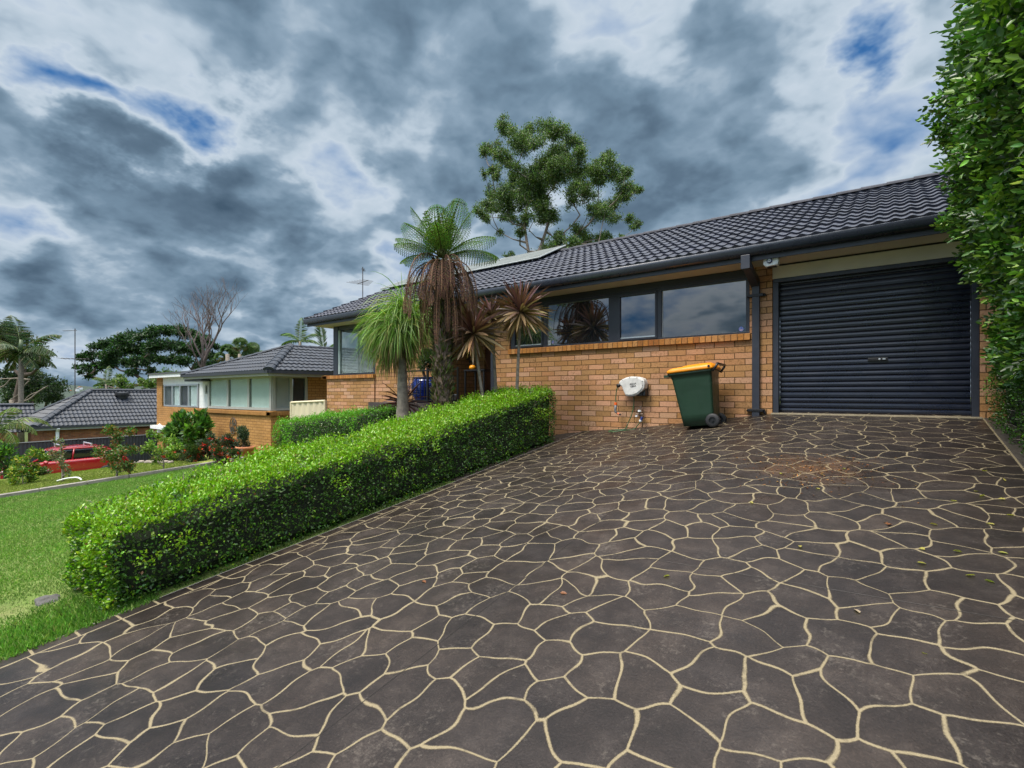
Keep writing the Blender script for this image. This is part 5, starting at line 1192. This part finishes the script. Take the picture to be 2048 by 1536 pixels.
# fan palm clump behind the neighbour roof
q = pz(480, 735, 42); FP = thing('fan_palm', 'cluster of fan palms with rounded green heads behind the neighbour roof', 'palm', (q[0], q[1], gz(q[0], q[1])))
Cc, Dd_, Nn_, Ll, cc_ = [], [], [], [], []
for (px_, py2, r_) in [(455,702,17),(480,690,17),(505,698,16),(522,712,13),(440,715,13),(470,712,15),(495,712,14)]:
    c0_ = np.array(pz(px_, py2, 42 + random.gauss(0, 1)))
    for j in range(26):
        ax = unit(rng.normal(0, 1, (1, 3)) + np.array([[0, 0, .5]]))[0]; o_ = c0_ + ax * r_ * .042 * .55; s1 = unit(np.cross(ax, rng.normal(0, 1, (1, 3))))[0]; s2 = np.cross(ax, s1)
        for t_ in np.linspace(-2.2, 2.2, 15):
            Cc.append(o_); Dd_.append(s1 * math.cos(t_) + s2 * math.sin(t_) + ax * .3); Nn_.append(ax); Ll.append(r_ * .042 * .62); cc_.append((.16, .12, .06) if ax[2] < -.45 else (.05 + .03 * random.random(), .12, .03))
leafmesh('fan_fronds', Cc, Dd_, Nn_, np.array(Ll), np.array(Ll) * .16, np.array(cc_), M_leaf, FP)
a = MB()
for px_ in (455, 480, 505): q = pz(px_, 708, 42); a.tube([(q[0], q[1], gz(q[0], q[1])), q], .16, 8)
obj('trunk', a, M_trunk, FP, smooth=True)

# tree fern -----------------------------------------------------------
fx, fy = -5.99, 5.95; fz = gz(fx, fy)
TF = thing('tree_fern', 'tree fern with upright green fronds and a skirt of dead brown fronds', 'tree fern', (fx, fy, fz))
ctop = Vector((fx, fy, 2.28))
a = MB(); N_r = 46; n_a = 26; V = []
for i in range(N_r + 1):
    t_ = i / N_r; z_ = fz - .1 + (2.2 - fz + .1) * t_; r_ = .115 + .03 * (1 - t_) ** 3 + .02 * math.sin(t_ * 3.1)
    for j in range(n_a):
        th = 2 * math.pi * j / n_a; rr2 = r_ * (1 + .20 * noise.noise(Vector((math.cos(th) * 3, math.sin(th) * 3, z_ * 9))) + .12 * random.random()); V.append((fx + rr2 * math.cos(th), fy + rr2 * math.sin(th), z_))
obj('trunk', (V, [(i * n_a + j, i * n_a + (j + 1) % n_a, (i + 1) * n_a + (j + 1) % n_a, (i + 1) * n_a + j) for i in range(N_r) for j in range(n_a)] + [tuple(N_r * n_a + j for j in range(n_a))]), M_darkbark, TF)
n_ = 3400; th = rng.random(n_) * 2 * math.pi; z_ = fz + (2.2 - fz) * rng.random(n_); rr2 = .115 + .02 * rng.random(n_)
C = np.stack([fx + rr2 * np.cos(th), fy + rr2 * np.sin(th), z_], 1); Dd = unit(np.stack([np.cos(th) * .40, np.sin(th) * .40, np.full(n_, .8)], 1) + rnd(n_, .25))
L_ = .08 + .09 * rng.random(n_); colr = lcol(n_, (.10, .075, .04), .45, (.08, .11, .03), .40)
leafmesh('frond_bases', C, Dd, rnd(n_), L_, L_ * .22, colr, M_dry, TF)
def fernfrond(base, d0, L, droop, rachis_mb, out, pl=.34, npair=22, hang=.1, curlup=True, w_=.018, dens_=7, sweep=.5, drip=0.):
    p = Vector(base); d = Vector(d0).normalized(); pts = [p.copy()]; seg = 16
    for i in range(seg): d = (d + Vector((0, 0, -droop / seg * (.3 + 1.5 * i / seg)))).normalized(); p = p + d * L / seg; pts.append(p.copy())
    rachis_mb.tube(pts[::2], [.013 * (1 - .8 * i / 9) for i in range(9)], 5)
    for i in range(npair):
        t_ = .22 + .78 * (i + .5) / npair; f = t_ * seg; j = min(int(f), seg - 1); q = pts[j].lerp(pts[j + 1], f - j); dd = (pts[j + 1] - pts[j]).normalized()
        s = dd.cross(Vector((0, 0, 1))); s = s.normalized() if s.length > .12 else Vector((math.cos(i * .1 + d0[0] * 9), math.sin(d0[1] * 7), 0)).normalized(); u_ = s.cross(dd)
        l_ = pl * (math.sin(math.pi * (t_ - .12) / .95) ** .8 + .05)
        for sg in (1, -1):
            pd_ = (dd * sweep + s * sg).normalized(); r_ = q.copy(); seg2 = dens_; rp = [q.copy()]
            for m2 in range(seg2):
                pd_ = (pd_ + Vector((0, 0, -(hang + drip) / seg2 * 2)) + (dd * -.06)).normalized(); r_ = r_ + pd_ * l_ / seg2; rp.append(r_.copy())
            for m2 in range(seg2):
                a_ = rp[m2]; b_ = rp[m2 + 1]; dr = (b_ - a_); q2 = dr.cross(u_); q2 = q2.normalized() if q2.length > 1e-6 else s
                ll_ = .034 * (1 - .6 * m2 / seg2) * (pl / .34)
                for s2_ in (1, -1): out.append((tuple(a_), tuple(q2 * s2_ * 1.0 + dr.normalized() * .5), tuple(u_), ll_ * 1.5, w_))
                out.append((tuple(a_), tuple(dr), tuple(u_), dr.length * 1.15, w_ * .55))
grn, dead, olive = [], [], []; ra = MB(); rd = MB()
for (ang, el, b_, L, dr) in [(0,80,0,1.05,.3),(180,62,-.1,1.15,.35),(178,70,.4,1.1,.35),(5,62,.05,1.15,.35),(15,70,-.5,1.1,.4),(180,38,.05,1.05,.7),(172,30,-.3,1.0,.8),(0,38,-.15,1.1,.95),(0,30,.35,1.15,1.0),(8,22,.1,1.05,.9),(180,22,.4,1.0,.8),(90,66,.5,1.1,.5),(90,60,-.6,1.0,.6),(90,45,-.9,1.0,.8),(90,40,.9,1.0,.8),(190,50,-.5,1.0,.6),(-5,50,.6,1.0,.6)]:
    fernfrond(ctop, fd(ang, el, b_), L * (.82 if ang > 90 else .9), dr, ra, grn, pl=.36 if el > 45 else .30, hang=.45 if el > 45 else .75, w_=.017 if el > 45 else .026, npair=17, sweep=.35)
for i in range(60):       # dense young brownish centre
    fernfrond(ctop + Vector((random.gauss(0, .05), random.gauss(0, .05), .02)), (random.gauss(0, .22), random.gauss(0, .22), 1), .45 + .35 * random.random(), .2, ra, grn if i % 3 == 0 else olive, pl=.09, npair=9, hang=.1, dens_=3, w_=.03) if i < 34 else None
for i in range(20):
    az = i * 2.399; el = 5 + 35 * random.random()
    d_ = (math.cos(az) * math.cos(R(el)), math.sin(az) * math.cos(R(el)), math.sin(R(el)))
    fernfrond(ctop - Vector((0, 0, .08)), d_, .98 + .30 * random.random(), 4.6 + random.random() * 1.2, rd, dead, pl=.18, npair=16, hang=.8, dens_=5, w_=.020, drip=.6)
for i in range(14):      # collapsed fronds against the trunk
    az = i * 2.399 + 1; fernfrond(ctop - Vector((0, 0, .1)), (math.cos(az) * .35, math.sin(az) * .35, -.35), 1.1 + .5 * random.random(), 5, rd, dead, pl=.13, npair=18, hang=.8, dens_=4, w_=.02, drip=.6)
def fm(nm, lst, colr, alt, m_, parent, fold=.1, hexa=False, var=.3, pa=.3):
    A_c = np.array([c[0] for c in lst]); B_c = np.array([c[1] for c in lst]); U_c = np.array([c[2] for c in lst])
    return leafmesh(nm, A_c, B_c, U_c, np.array([c[3] for c in lst]), np.array([c[4] for c in lst]), lcol(len(lst), colr, var, alt, pa), m_, parent, fold=fold, hexa=hexa)
fm('green_fronds', grn, (.075, .15, .035), (.11, .16, .04), M_leaf, TF)
fm('young_fronds', olive, (.10, .095, .030), (.12, .07, .03), M_leaf, TF)
fm('dead_fronds', dead, (.085, .042, .030), (.13, .075, .04), M_dry, TF)
obj('green_stalks', ra, simple('fern_stalk', (.10, .12, .03), .6), TF, smooth=True); obj('dead_stalks', rd, simple('dead_stalk', (.17, .085, .04), .7), TF, smooth=True)

# strap-leaved plants ---------------------------------------------------
def straps(out, c, n_, L, w_, elmin, elmax, droop, seg=5, bias=None, dirs=None):
    for i in range(n_):
        az = random.random() * 2 * math.pi; s0, s1 = math.sin(R(elmin)), math.sin(R(elmax)); el = math.degrees(math.asin(s0 + (s1 - s0) * random.random()))
        d = Vector((math.cos(az) * math.cos(R(el)), math.sin(az) * math.cos(R(el)), math.sin(R(el))))
        if bias is not None: d = (d + Vector(bias)).normalized()
        l_ = L * (.75 + .4 * random.random()); p = Vector(c); dr = droop * (.5 + random.random()); ww = w_ * (.8 + .4 * random.random())
        pts = [p]; 
        for j in range(seg): d = (d + Vector((0, 0, -dr / seg))).normalized(); p = p + d * l_ / seg; pts.append(p)
        out.append((pts, ww, el))
def strapmesh(name, lst, colf, m_, parent):
    V, F, CC = [], [], []
    for pts, w_, el in lst:
        d = (pts[-1] - pts[0]); s = d.cross(Vector((0, 0, 1))); s = (s.normalized() if s.length > 1e-4 else Vector((1, 0, 0))); s = Matrix.Rotation(random.gauss(0, .9), 3, d.normalized()) @ s; b = len(V); k = len(pts); col_ = colf(el)
        for i, p in enumerate(pts):
            t_ = i / (k - 1); ww = w_ * .5 * (math.sin(math.pi * (.18 + .80 * t_)) ** .8 + .02) if i < k - 1 else .0006
            V += [tuple(p - s * ww), tuple(p + s * ww)]; CC += [col_, col_]
        F += [(b + 2 * i, b + 2 * i + 1, b + 2 * i + 3, b + 2 * i + 2) for i in range(k - 1)]
    o = obj(name, (V, F), m_, parent, smooth=True)
    ca = o.data.color_attributes.new('col', 'FLOAT_COLOR', 'POINT'); cc = np.ones((len(V), 4)); cc[:, :3] = np.array(CC); ca.data.foreach_set('color', cc.astype(np.float32).ravel())
    return o
def jit(c, v=.25): k = 1 + random.gauss(0, v); return tuple(max(.003, x * max(.3, k) * (1 + random.gauss(0, .06))) for x in c)
def cordcol(el): return jit((.30, .20, .10)) if el < 5 and random.random() < .7 else (jit((.15, .065, .060)) if el > 30 else jit((.13, .08, .055)))
def cordy(name, label, base, head, L, n_, bend=.1, extra=()):
    k = thing(name, label, 'cordyline', base, 'cordylines behind the hedge'); b = Vector(base); h_ = Vector(head)
    a = MB(); a.tube(smoothcurve([b, b.lerp(h_, .35) + Vector((bend * .5, 0, 0)), b.lerp(h_, .7) + Vector((bend * .3, 0, 0)), h_], 5), [.034 - .012 * i / 15 for i in range(16)], 9); obj('stem', a, M_trunk, k, smooth=True)
    for hh_ in (head,) + tuple(extra):
        lst = []; straps(lst, hh_, n_, L, .048, -60, 85, .35); straps(lst, Vector(hh_) + Vector((0, 0, .08)), n_ // 5, L * .9, .036, 30, 85, .15)
        strapmesh('leaf_head', lst, cordcol, M_gloss, k)
    return k
cordy('cordyline', 'purple and tan cordyline with its head in front of the porch', (-5.60, 6.65, gz(-5.6, 6.65)), (-5.72, 6.42, 1.03), .62, 130)
cordy('cordyline', 'tallest bronze cordyline with its head in front of the window', (-5.22, 6.98, gz(-5.22, 6.98)), (-5.14, 7.0, 1.42), .60, 140, bend=-.05)
cordy('cordyline', 'purple young cordyline head behind the other two', (-5.70, 7.0, gz(-5.7, 7.0)), (-5.75, 6.95, 1.40), .42, 80)
# ponytail palm
bx_, by_ = -7.40, 6.30; bz_ = gz(bx_, by_)
PT = thing('ponytail_palm', 'ponytail palm with drooping grassy heads and swollen grey trunk', 'ponytail palm', (bx_, by_, bz_))
heads = [(-7.40, 6.3, 1.62, .9), (-7.75, 6.25, 1.12, .85), (-7.30, 6.1, 1.15, .8), (-7.55, 6.1, 1.35, .85), (-7.15, 6.35, 1.40, .8), (-7.85, 6.5, .85, .7)]
a = MB(); a.tube([(bx_, by_, bz_ - .05), (bx_, by_, bz_ + .2), (bx_, by_, -.2), (bx_ - .02, by_, .45), (bx_ - .03, by_, .75)], [.26, .21, .11, .085, .075], 16)
for (hx, hy, hz_, l_) in heads: a.tube(smoothcurve([(bx_ - .03, by_, .60), ((bx_ + hx) / 2, (by_ + hy) / 2, .6 + (hz_ - .6) * .5 - .05), (hx, hy, hz_)], 4), .04, 8)
obj('trunk', a, M_trunk, PT, smooth=True)
lst = []
for (hx, hy, hz_, l_) in heads: straps(lst, (hx, hy, hz_), 330, l_, .013, 5, 88, 2.7, seg=8)
strapmesh('leaf_heads', lst, lambda el: jit((.15, .27, .045), .3) if random.random() < .75 else jit((.28, .31, .08)), M_leaf, PT)
lst = []
for (hx, hy, hz_, l_) in heads[1:]: straps(lst, (hx, hy, hz_ - .08), 60, l_ * .95, .012, -50, 15, 2.4, seg=7)
strapmesh('dry_leaves', lst, lambda el: jit((.17, .12, .06), .3), M_dry, PT)
# dark flax below it
k = thing('bronze_flax', 'low bronze strap-leaved plant at the foot of the ponytail palm', 'plant', (-7.9, 6.75, gz(-7.9, 6.75)))
lst = []; straps(lst, (-7.9, 6.75, -.2), 90, .62, .034, -20, 85, .9); strapmesh('leaves', lst, lambda el: jit((.095, .035, .035), .3), M_gloss, k)
a = MB(); a.tube([(-7.9, 6.75, gz(-7.9, 6.75)), (-7.9, 6.75, -.18)], .035, 8); obj('stem', a, M_trunk, k)
# pot shrub
def bush(name, label, c, r_, n_, leaf, base_c, alt, base=None, cat='shrub', flowers=None, group=None, fl=None, flat=.9, stems=True, sub=16, m_=None, pa=.3):
    base = base or (c[0], c[1], gz(c[0], c[1])); k = thing(name, label, cat, base, group)
    rad = r_ if hasattr(r_, '__len__') else (r_, r_, r_ * flat); rad = np.array(rad)
    sc_ = np.array(c) + unit(rnd(sub)) * (rng.random((sub, 1)) ** .4) * rad * .78; ci = rng.integers(0, sub, n_)
    C = sc_[ci] + unit(rnd(n_)) * rad * (.30 * rng.random((n_, 1)) ** .5)
    Dd = unit(C - np.array(c) + rnd(n_, .4) * rad.mean() + np.array([0, 0, .2 * rad.mean()])); L = leaf * (.7 + .6 * rng.random(n_))
    leafmesh('foliage', C, Dd, rnd(n_, .8) + np.array([0, 0, 1]), L, L * .42, lcol(n_, base_c, .3, alt, pa), m_ or M_leaf, k)
    if stems:
        a = MB(); skel(a, base, [tuple(q_) for q_ in sc_[:10]], rad.mean() * .09, .006, seed=int(abs(c[0] * 10))); obj('stems', a, M_darkbark, k)
    if flowers:
        nf = fl or 18; q_ = sc_[rng.integers(0, sub, nf)] + unit(rnd(nf)) * rad * .30; Cf = np.repeat(q_, 14, 0) + rnd(nf * 14, .022)
        fo_ = leafmesh('flowers', Cf, rnd(nf * 14), rnd(nf * 14), .055, .04, lcol(nf * 14, flowers, .2), M_leaf, k); fo_['kind'] = 'stuff'
    return k
bush('pot_shrub', 'dark green shrub growing in the blue glazed pot', (-8.30, 7.85, .70), (.40, .28, .33), 2600, .06, (.030, .060, .022), (.07, .10, .04), base=(-8.42, 7.85, .32))
bush('pot_flowers', 'straggly pale flowering plant in the black pot by the tree fern', (-7.83, 7.75, .34), (.20, .16, .34), 500, .05, (.09, .13, .04), (.14, .17, .05), base=(-7.86, 7.80, .06), flowers=(.75, .66, .48), fl=6)
k = thing('garden_spotlight', 'black and silver garden light on the low hedge below the corner window', 'light', (-9.9, 6.3, -.5)); q = py_(733, 822, 6.3)
a = MB(); a.tube([py_(722, 826, 6.2), py_(728, 823, 6.2)], .035, 10); a.tube([(q[0], 6.25, gz(q[0], 6.25)), (q[0], 6.25, q[2])], .012, 6); obj('lamp_head', a, M_black, k); a = MB(); a.box(q[0] - .05, q[0] + .16, 6.18, 6.24, q[2] - .005, q[2] + .02); obj('lamp_top', a, M_alu, k)

# neighbour garden --------------------------------------------------------
def at(px_, py2, y): return py_(px_, py2, y)
c = at(380, 870, 7.3); bush('frangipani_bush', 'large glossy dark green bush at the left corner of the neighbour bay', c, (1.05, .6, .85), 3600, .22, (.050, .12, .025), (.12, .22, .04), m_=M_gloss, sub=26)
c = at(399, 836, 7.6); bush('upright_shoots', 'upright leafy shoots rising above the glossy bush', c, (.34, .25, .42), 260, .18, (.06, .14, .03), (.14, .24, .05), sub=8)
c = at(420, 888, 6.6); bush('lavender_bush', 'grey-green bushy plant with a few red flowers below the bay', c, (.45, .4, .42), 2600, .07, (.055, .085, .05), (.09, .11, .07), flowers=(.5, .02, .01), fl=14)
c = at(448, 905, 6.1); bush('geranium_bush', 'mixed green plant with red geranium flowers beside the terracotta pots', c, (.62, .35, .30), 2600, .07, (.035, .07, .025), (.08, .06, .03), flowers=(.62, .05, .02), fl=22, group='red flowering plants below the bay')
c = at(345, 912, 6.0); bush('geranium_bush', 'low red flowering plant at the left end of the garden bed', c, (.75, .4, .30), 2600, .07, (.035, .07, .022), (.09, .06, .03), flowers=(.55, .06, .03), fl=26, group='red flowering plants below the bay')
c = at(390, 905, 6.2); bush('geranium_bush', 'red flowering plant in the middle of the bed below the glossy bush', c, (.6, .4, .34), 2600, .07, (.04, .08, .025), (.07, .08, .03), flowers=(.65, .06, .02), fl=20, group='red flowering plants below the bay')
c = at(463, 890, 6.8); bush('geranium_bush', 'red flowering plant under the oval wall ornament', c, (.34, .3, .36), 1400, .07, (.035, .065, .03), (.08, .05, .03), flowers=(.55, .04, .02), fl=14, group='red flowering plants below the bay')
c = at(487, 880, 7.0); bush('pot_plant', 'grey-green conical shrub in the large terracotta pot', c, (.26, .26, .48), 2200, .06, (.05, .085, .045), (.07, .1, .06), base=at(489, 900, 7.0))
c = at(318, 925, 6.4); bush('orange_shrub', 'small orange and green plant beside the rocks', c, (.42, .3, .26), 1100, .08, (.20, .12, .04), (.08, .11, .03))
for (px_, py2, y_, r_, lab) in ((491, 894, 7.0, .26, 'large terracotta pot holding the conical shrub'), (449, 909, 6.5, .20, 'terracotta bowl half hidden among the red flowers'), (399, 903, 6.4, .15, 'small terracotta pot below the grey-green bush')):
    q = at(px_, py2, y_); k = thing('terracotta_pot', lab, 'pot', (q[0], q[1], q[2] - r_ * 1.5), 'terracotta pots below the bay'); a = MB(); a.lathe([(r_ * .65, -r_ * 2.2), (r_ * .92, -.05), (r_ * 1.05, -.05), (r_ * 1.05, .02), (r_ * .9, .02), (r_ * .85, -.04), (0, -.04)], q, 24); obj('pot_body', a, M_terra, k, smooth=True)
# rocks edging the bed
for i, (px_, py2) in enumerate(((272, 934), (283, 932), (296, 928), (305, 930), (318, 929), (330, 931), (342, 931))):
    a_ = pdir(px_, py2); q = at(px_, py2, 5.4 + .05 * i); r_ = .065 + .04 * random.random(); V = []; F = []; V = []
    for j in range(7):
        for l_ in range(10):
            ph = math.pi * j / 6; t_ = 2 * math.pi * l_ / 10; v_ = Vector((math.sin(ph) * math.cos(t_), math.sin(ph) * math.sin(t_), math.cos(ph) * .6)); v_ *= r_ * (1 + .35 * noise.noise(v_ * 2 + Vector((i * 3, 0, 0)))); V.append((q[0] + v_.x, q[1] + v_.y, gz(q[0], q[1]) + .03 + v_.z))
    F = [(j * 10 + l_, j * 10 + (l_ + 1) % 10, (j + 1) * 10 + (l_ + 1) % 10, (j + 1) * 10 + l_) for j in range(6) for l_ in range(10)]
    o = obj('garden_rock', (V, F), simple('pale_stone', (.26, .22, .18), .9, var=.2, vscale=9) if i == 0 else MATS['pale_stone'] if 'pale_stone' in MATS else M_conc, None, smooth=True)
    tag(o, ['pale garden rock nearest the red car, first of the row', 'second pale rock from the left edging the bed', 'third pale rock in the row edging the bed', 'middle rock of the row edging the flower bed', 'pale rock just left of the young tree stem', 'pale rock just right of the young tree stem', 'last pale rock on the right of the row'][i], 'rock', 'pale rocks edging the flower bed')
# saplings and shrubs on the neighbour lawn
def sapling(name, label, bx_, by_, zc, rc, n_, leaf, colr, alt, r0=.02, fl=None, extra=None, sub=14):
    b = (bx_, by_, gz(bx_, by_)); k = thing(name, label, 'young tree', b); rc = np.array(rc)
    sc_ = np.array([bx_, by_, zc]) + unit(rnd(sub)) * (rng.random((sub, 1)) ** .4) * rc * 1.08; ci = rng.integers(0, sub, n_); C = sc_[ci] + unit(rnd(n_)) * rc * (.27 * rng.random((n_, 1)) ** .5)
    a = MB(); skel(a, b, [tuple(q_) for q_ in sc_], r0 * .8, .005, hubs=[(bx_ + .01, by_, b[2] + (zc - b[2]) * .5)], seed=3); obj('trunk', a, M_trunk, k, smooth=True)
    L = leaf * (.7 + .6 * rng.random(n_)); leafmesh('crown', C, unit(rnd(n_) + np.array([0, 0, .3])), rnd(n_) + np.array([0, 0, 1]), L, L * .45, lcol(n_, colr, .28, alt, .3), M_leaf, k); return k
sapling('young_tree', 'slim young tree with lime leaves on the neighbour lawn near the flowers', -15.1, 4.86, -1.35, (.42, .4, .42), 1100, .085, (.12, .22, .03), (.24, .33, .05))
sapling('leafy_sapling', 'bushy young tree with reddish tips beside the lawn edging', -15.2, 3.9, -1.38, (.55, .5, .52), 3200, .065, (.055, .13, .022), (.22, .11, .03), r0=.03, sub=22)
sapling('leafy_sapling', 'sparse thin sapling standing in front of the red car', -16.55, 3.15, -1.55, (.32, .3, .50), 380, .07, (.10, .14, .06), (.22, .16, .10), r0=.035, sub=9)
sapling('leafy_sapling', 'small yellow-green sapling at the left edge of the lawn', -17.4, 2.55, -1.75, (.42, .4, .45), 1500, .08, (.10, .20, .025), (.30, .28, .03), sub=14)
q = at(10, 925, 2.6); bush('corner_bush', 'bright leafy plant at the far left edge below the palm fronds', q, (.55, .5, .60), 1500, .13, (.05, .12, .03), (.14, .26, .04), sub=14)
q = at(78, 945, 3.2); bush('low_flowering_plant', 'low green plant with pink flowers in front of the car bonnet', (q[0], q[1], q[2] + .03), (.55, .3, .22), 1300, .07, (.045, .09, .02), (.08, .12, .03), flowers=(.55, .05, .28), fl=6)
k = thing('irrigation_pipe', 'short white pipe curving over the grass at the sparse sapling foot', 'pipe', (-16.3, 3.1, gz(-16.3, 3.1)))
a = MB(); a.tube(smoothcurve([(-16.55, 3.05, gz(-16.55, 3.05) + .03), (-16.2, 3.15, gz(-16.2, 3.15) + .09), (-15.9, 3.3, gz(-15.9, 3.3) + .10), (-15.75, 3.35, gz(-15.75, 3.35) + .04)]), .018, 6); obj('pipe_run', a, M_white, k)

# ================================================================== GRASS BLADES (uncountable)
def blades(name, x0, x1, y0, y1, n_, hgt, colr, alt, wdt=.004, keep=None):
    x_ = x0 + (x1 - x0) * rng.random(n_); y_ = y0 + (y1 - y0) * rng.random(n_)
    if keep is not None: kp = keep(x_, y_); x_, y_ = x_[kp], y_[kp]
    n_ = len(x_); z_ = G(x_, y_) - .004; nzv = np.array([noise.noise(Vector((a_ * .9, b_ * .9, 2))) for a_, b_ in zip(x_, y_)])
    Dd = unit(rnd(n_, .5) + np.array([0, 0, 1.0])); L = hgt * (.6 + .8 * rng.random(n_)) * (1 + .5 * nzv)
    c = lcol(n_, colr, .22, alt, .18, .08) * (1 + .5 * nzv)[:, None]
    o = leafmesh(name, np.stack([x_, y_, z_], 1), Dd, rnd(n_), L, wdt, c.clip(.003, .9), M_blade, fold=0., curl=.25)
    return tag(o, kind='stuff')
def keep1(x_, y_): return ~((x_ > -5.78) & (x_ < -4.6) & (y_ > 1.35)) & (x_ < -4.61) & ((np.hypot(x_ + 5.75, (y_ - .75) * 1.0) > .35) | (rng.random(len(x_)) < .25))
blades('lawn_grass', -9.5, -4.6, -.5, 6.0, 190000, .030, (.13, .26, .04), (.28, .34, .12), .0042, keep1)
blades('far_lawn_grass', -14.75, -9.5, .2, 6.2, 120000, .034, (.13, .26, .045), (.28, .35, .13), .006)
blades('neighbour_grass', -19.5, -14.95, 1.0, 6.0, 60000, .028, (.15, .20, .035), (.26, .27, .09), .008)
blades('edge_tufts', -5.6, -4.57, -.6, 1.45, 26000, .045, (.10, .22, .03), (.22, .30, .08), .005, lambda a_, b_: (rng.random(len(a_)) < np.clip(1.3 - (-4.58 - a_) * 1.6, .15, 1)))
k = thing('half_buried_stone', 'flat grey stone half buried in the grass at the near end of the long hedge', 'stone', (-5.75, 1.02, gz(-5.75, 1.02)))
V = []
for j_ in range(5):
    for l_ in range(14):
        t_ = 2 * math.pi * l_ / 14; rr2 = (1, .98, .9, .7, .02)[j_] * (1 + .12 * math.sin(l_ * 1.7)); V.append((-5.75 + .13 * rr2 * math.cos(t_), 1.0 + .09 * rr2 * math.sin(t_), gz(-5.75, 1.0) + (-.03, .005, .015, .020, .022)[j_] + .004 * math.sin(l_ * 3)))
obj('stone_body', (V, [(j_ * 14 + l_, j_ * 14 + (l_ + 1) % 14, (j_ + 1) * 14 + (l_ + 1) % 14, (j_ + 1) * 14 + l_) for j_ in range(4) for l_ in range(14)]), simple('grey_stone', (.09, .085, .08), .85, var=.3, vscale=12, bump=.4), k, smooth=True)
# fallen leaves and leaf litter
n_ = 420; x_ = rng.normal(-.62, .36, n_); y_ = rng.normal(5.5, .32, n_); z_ = G(x_, y_) + .027
colr = lcol(n_, (.28, .12, .035), .4, (.12, .06, .03), .5)
tag(leafmesh('leaf_litter', np.stack([x_, y_, z_], 1), rnd(n_) * np.array([1, 1, .15]), np.array([0, 0, 1]) + rnd(n_, .2), .018 + .02 * rng.random(n_), .012, colr, M_dry), kind='stuff')
fl = [(1843, 1320, 2), (1853, 1140, 1), (1340, 1162, 1), (1970, 1000, 1), (1996, 1005, 1), (1876, 1060, 1), (1990, 1060, 1), (1850, 1110, 1), (1925, 1115, 1), (1120, 1195, 0), (1640, 985, 1), (1780, 1058, 0), (1775, 1056, 0), (1785, 1060, 0), (1950, 990, 1), (1900, 1010, 1), (2010, 970, 1), (1975, 950, 1), (2030, 1040, 1), (1930, 1165, 1), (1600, 1100, 1), (1500, 1010, 1), (1690, 945, 1), (1720, 1240, 2), (845, 1170, 0), (1990, 1180, 1), (1560, 955, 1), (1995, 1115, 1), (250, 1180, 0), (395, 1150, 0), (400, 1142, 0)]
Cf = []; cf = []
for i, (px_, py2, ty) in enumerate(fl):
    a_ = pdir(px_, py2); Z_ = .6
    while Z_ < 14 and a_[2] * Z_ > gz(a_[0] * Z_, a_[1] * Z_): Z_ += .02
    Cf.append((a_[0] * Z_, a_[1] * Z_, gz(a_[0] * Z_, a_[1] * Z_) + .028)); cf.append([(.25, .10, .04), (.45, .40, .10), (.5, .42, .25)][ty])
n_ = len(Cf); tag(leafmesh('fallen_leaves', Cf, rnd(n_) * np.array([1, 1, .1]), np.array([0, 0, 1]) + rnd(n_, .25), .045, .024, lcol(n_, (1, 1, 1), .1) * np.array(cf), M_leaf, fold=.2, hexa=True), kind='stuff')

# ================================================================== DISTANT HILLS with houses
V = []; F = []; nn2 = 90
for i in range(nn2):
    a_ = R(-20 + 85 * i / (nn2 - 1)); px_ = 0
    dx, dy = -math.cos(a_ - R(10)), math.sin(a_ - R(10))
    for r_, h_ in ((500, -16), (700, -9), (950, 8 + 4 * math.sin(i * .35) + 3 * math.sin(i * .9)), (1300, 17 + 4 * math.sin(i * .5 + 1)), (1900, 10)): V.append((dx * r_, dy * r_, h_))
F = [(i * 5 + j, i * 5 + j + 1, (i + 1) * 5 + j + 1, (i + 1) * 5 + j) for i in range(nn2 - 1) for j in range(4)]
m, t, p = mat('wooded_hills'); pos = t.n('ShaderNodeNewGeometry').outputs['Position']
t.nt.links.new(t.ramp(t.noise(pos, .03, 8, .7), [(.3, (.018, .032, .026)), (.6, (.035, .055, .035)), (.75, (.08, .085, .07))]), p.inputs['Base Color']); p.inputs['Roughness'].default_value = 1
tag(obj('hills', (V, F), m, None, smooth=True), kind='structure')
a = MB()
for i, (px_, py2) in enumerate([(112, 779), (118, 776), (126, 778), (131, 780), (136, 777), (147, 778), (155, 779), (160, 776), (168, 780), (141, 783), (122, 784), (172, 784)]):
    Z_ = 640 + 25 * (i % 3); q = pz(px_, py2, Z_); w_ = 1.6 + (i % 3) * .7
    k = thing('distant_house', 'tiny pale house on the distant hillside', 'house', (q[0], q[1], q[2] - 2), 'tiny houses on the distant hillside')
    a = MB(); a.box(q[0] - w_, q[0] + w_, q[1] - w_, q[1] + w_, q[2] - 6, q[2] + 1.0); obj('wall', a, M_white, k)
    a = MB(); a.prism([(q[0] - w_ - .3, q[1] - w_ - .3, q[2] + 1.02), (q[0] - w_ - .3, q[1] + w_ + .3, q[2] + 1.02), (q[0] - w_ - .3, q[1], q[2] + 2.0)], (2 * w_ + .6, 0, 0)); obj('roof', a, M_terra if i % 2 else M_conc, k)
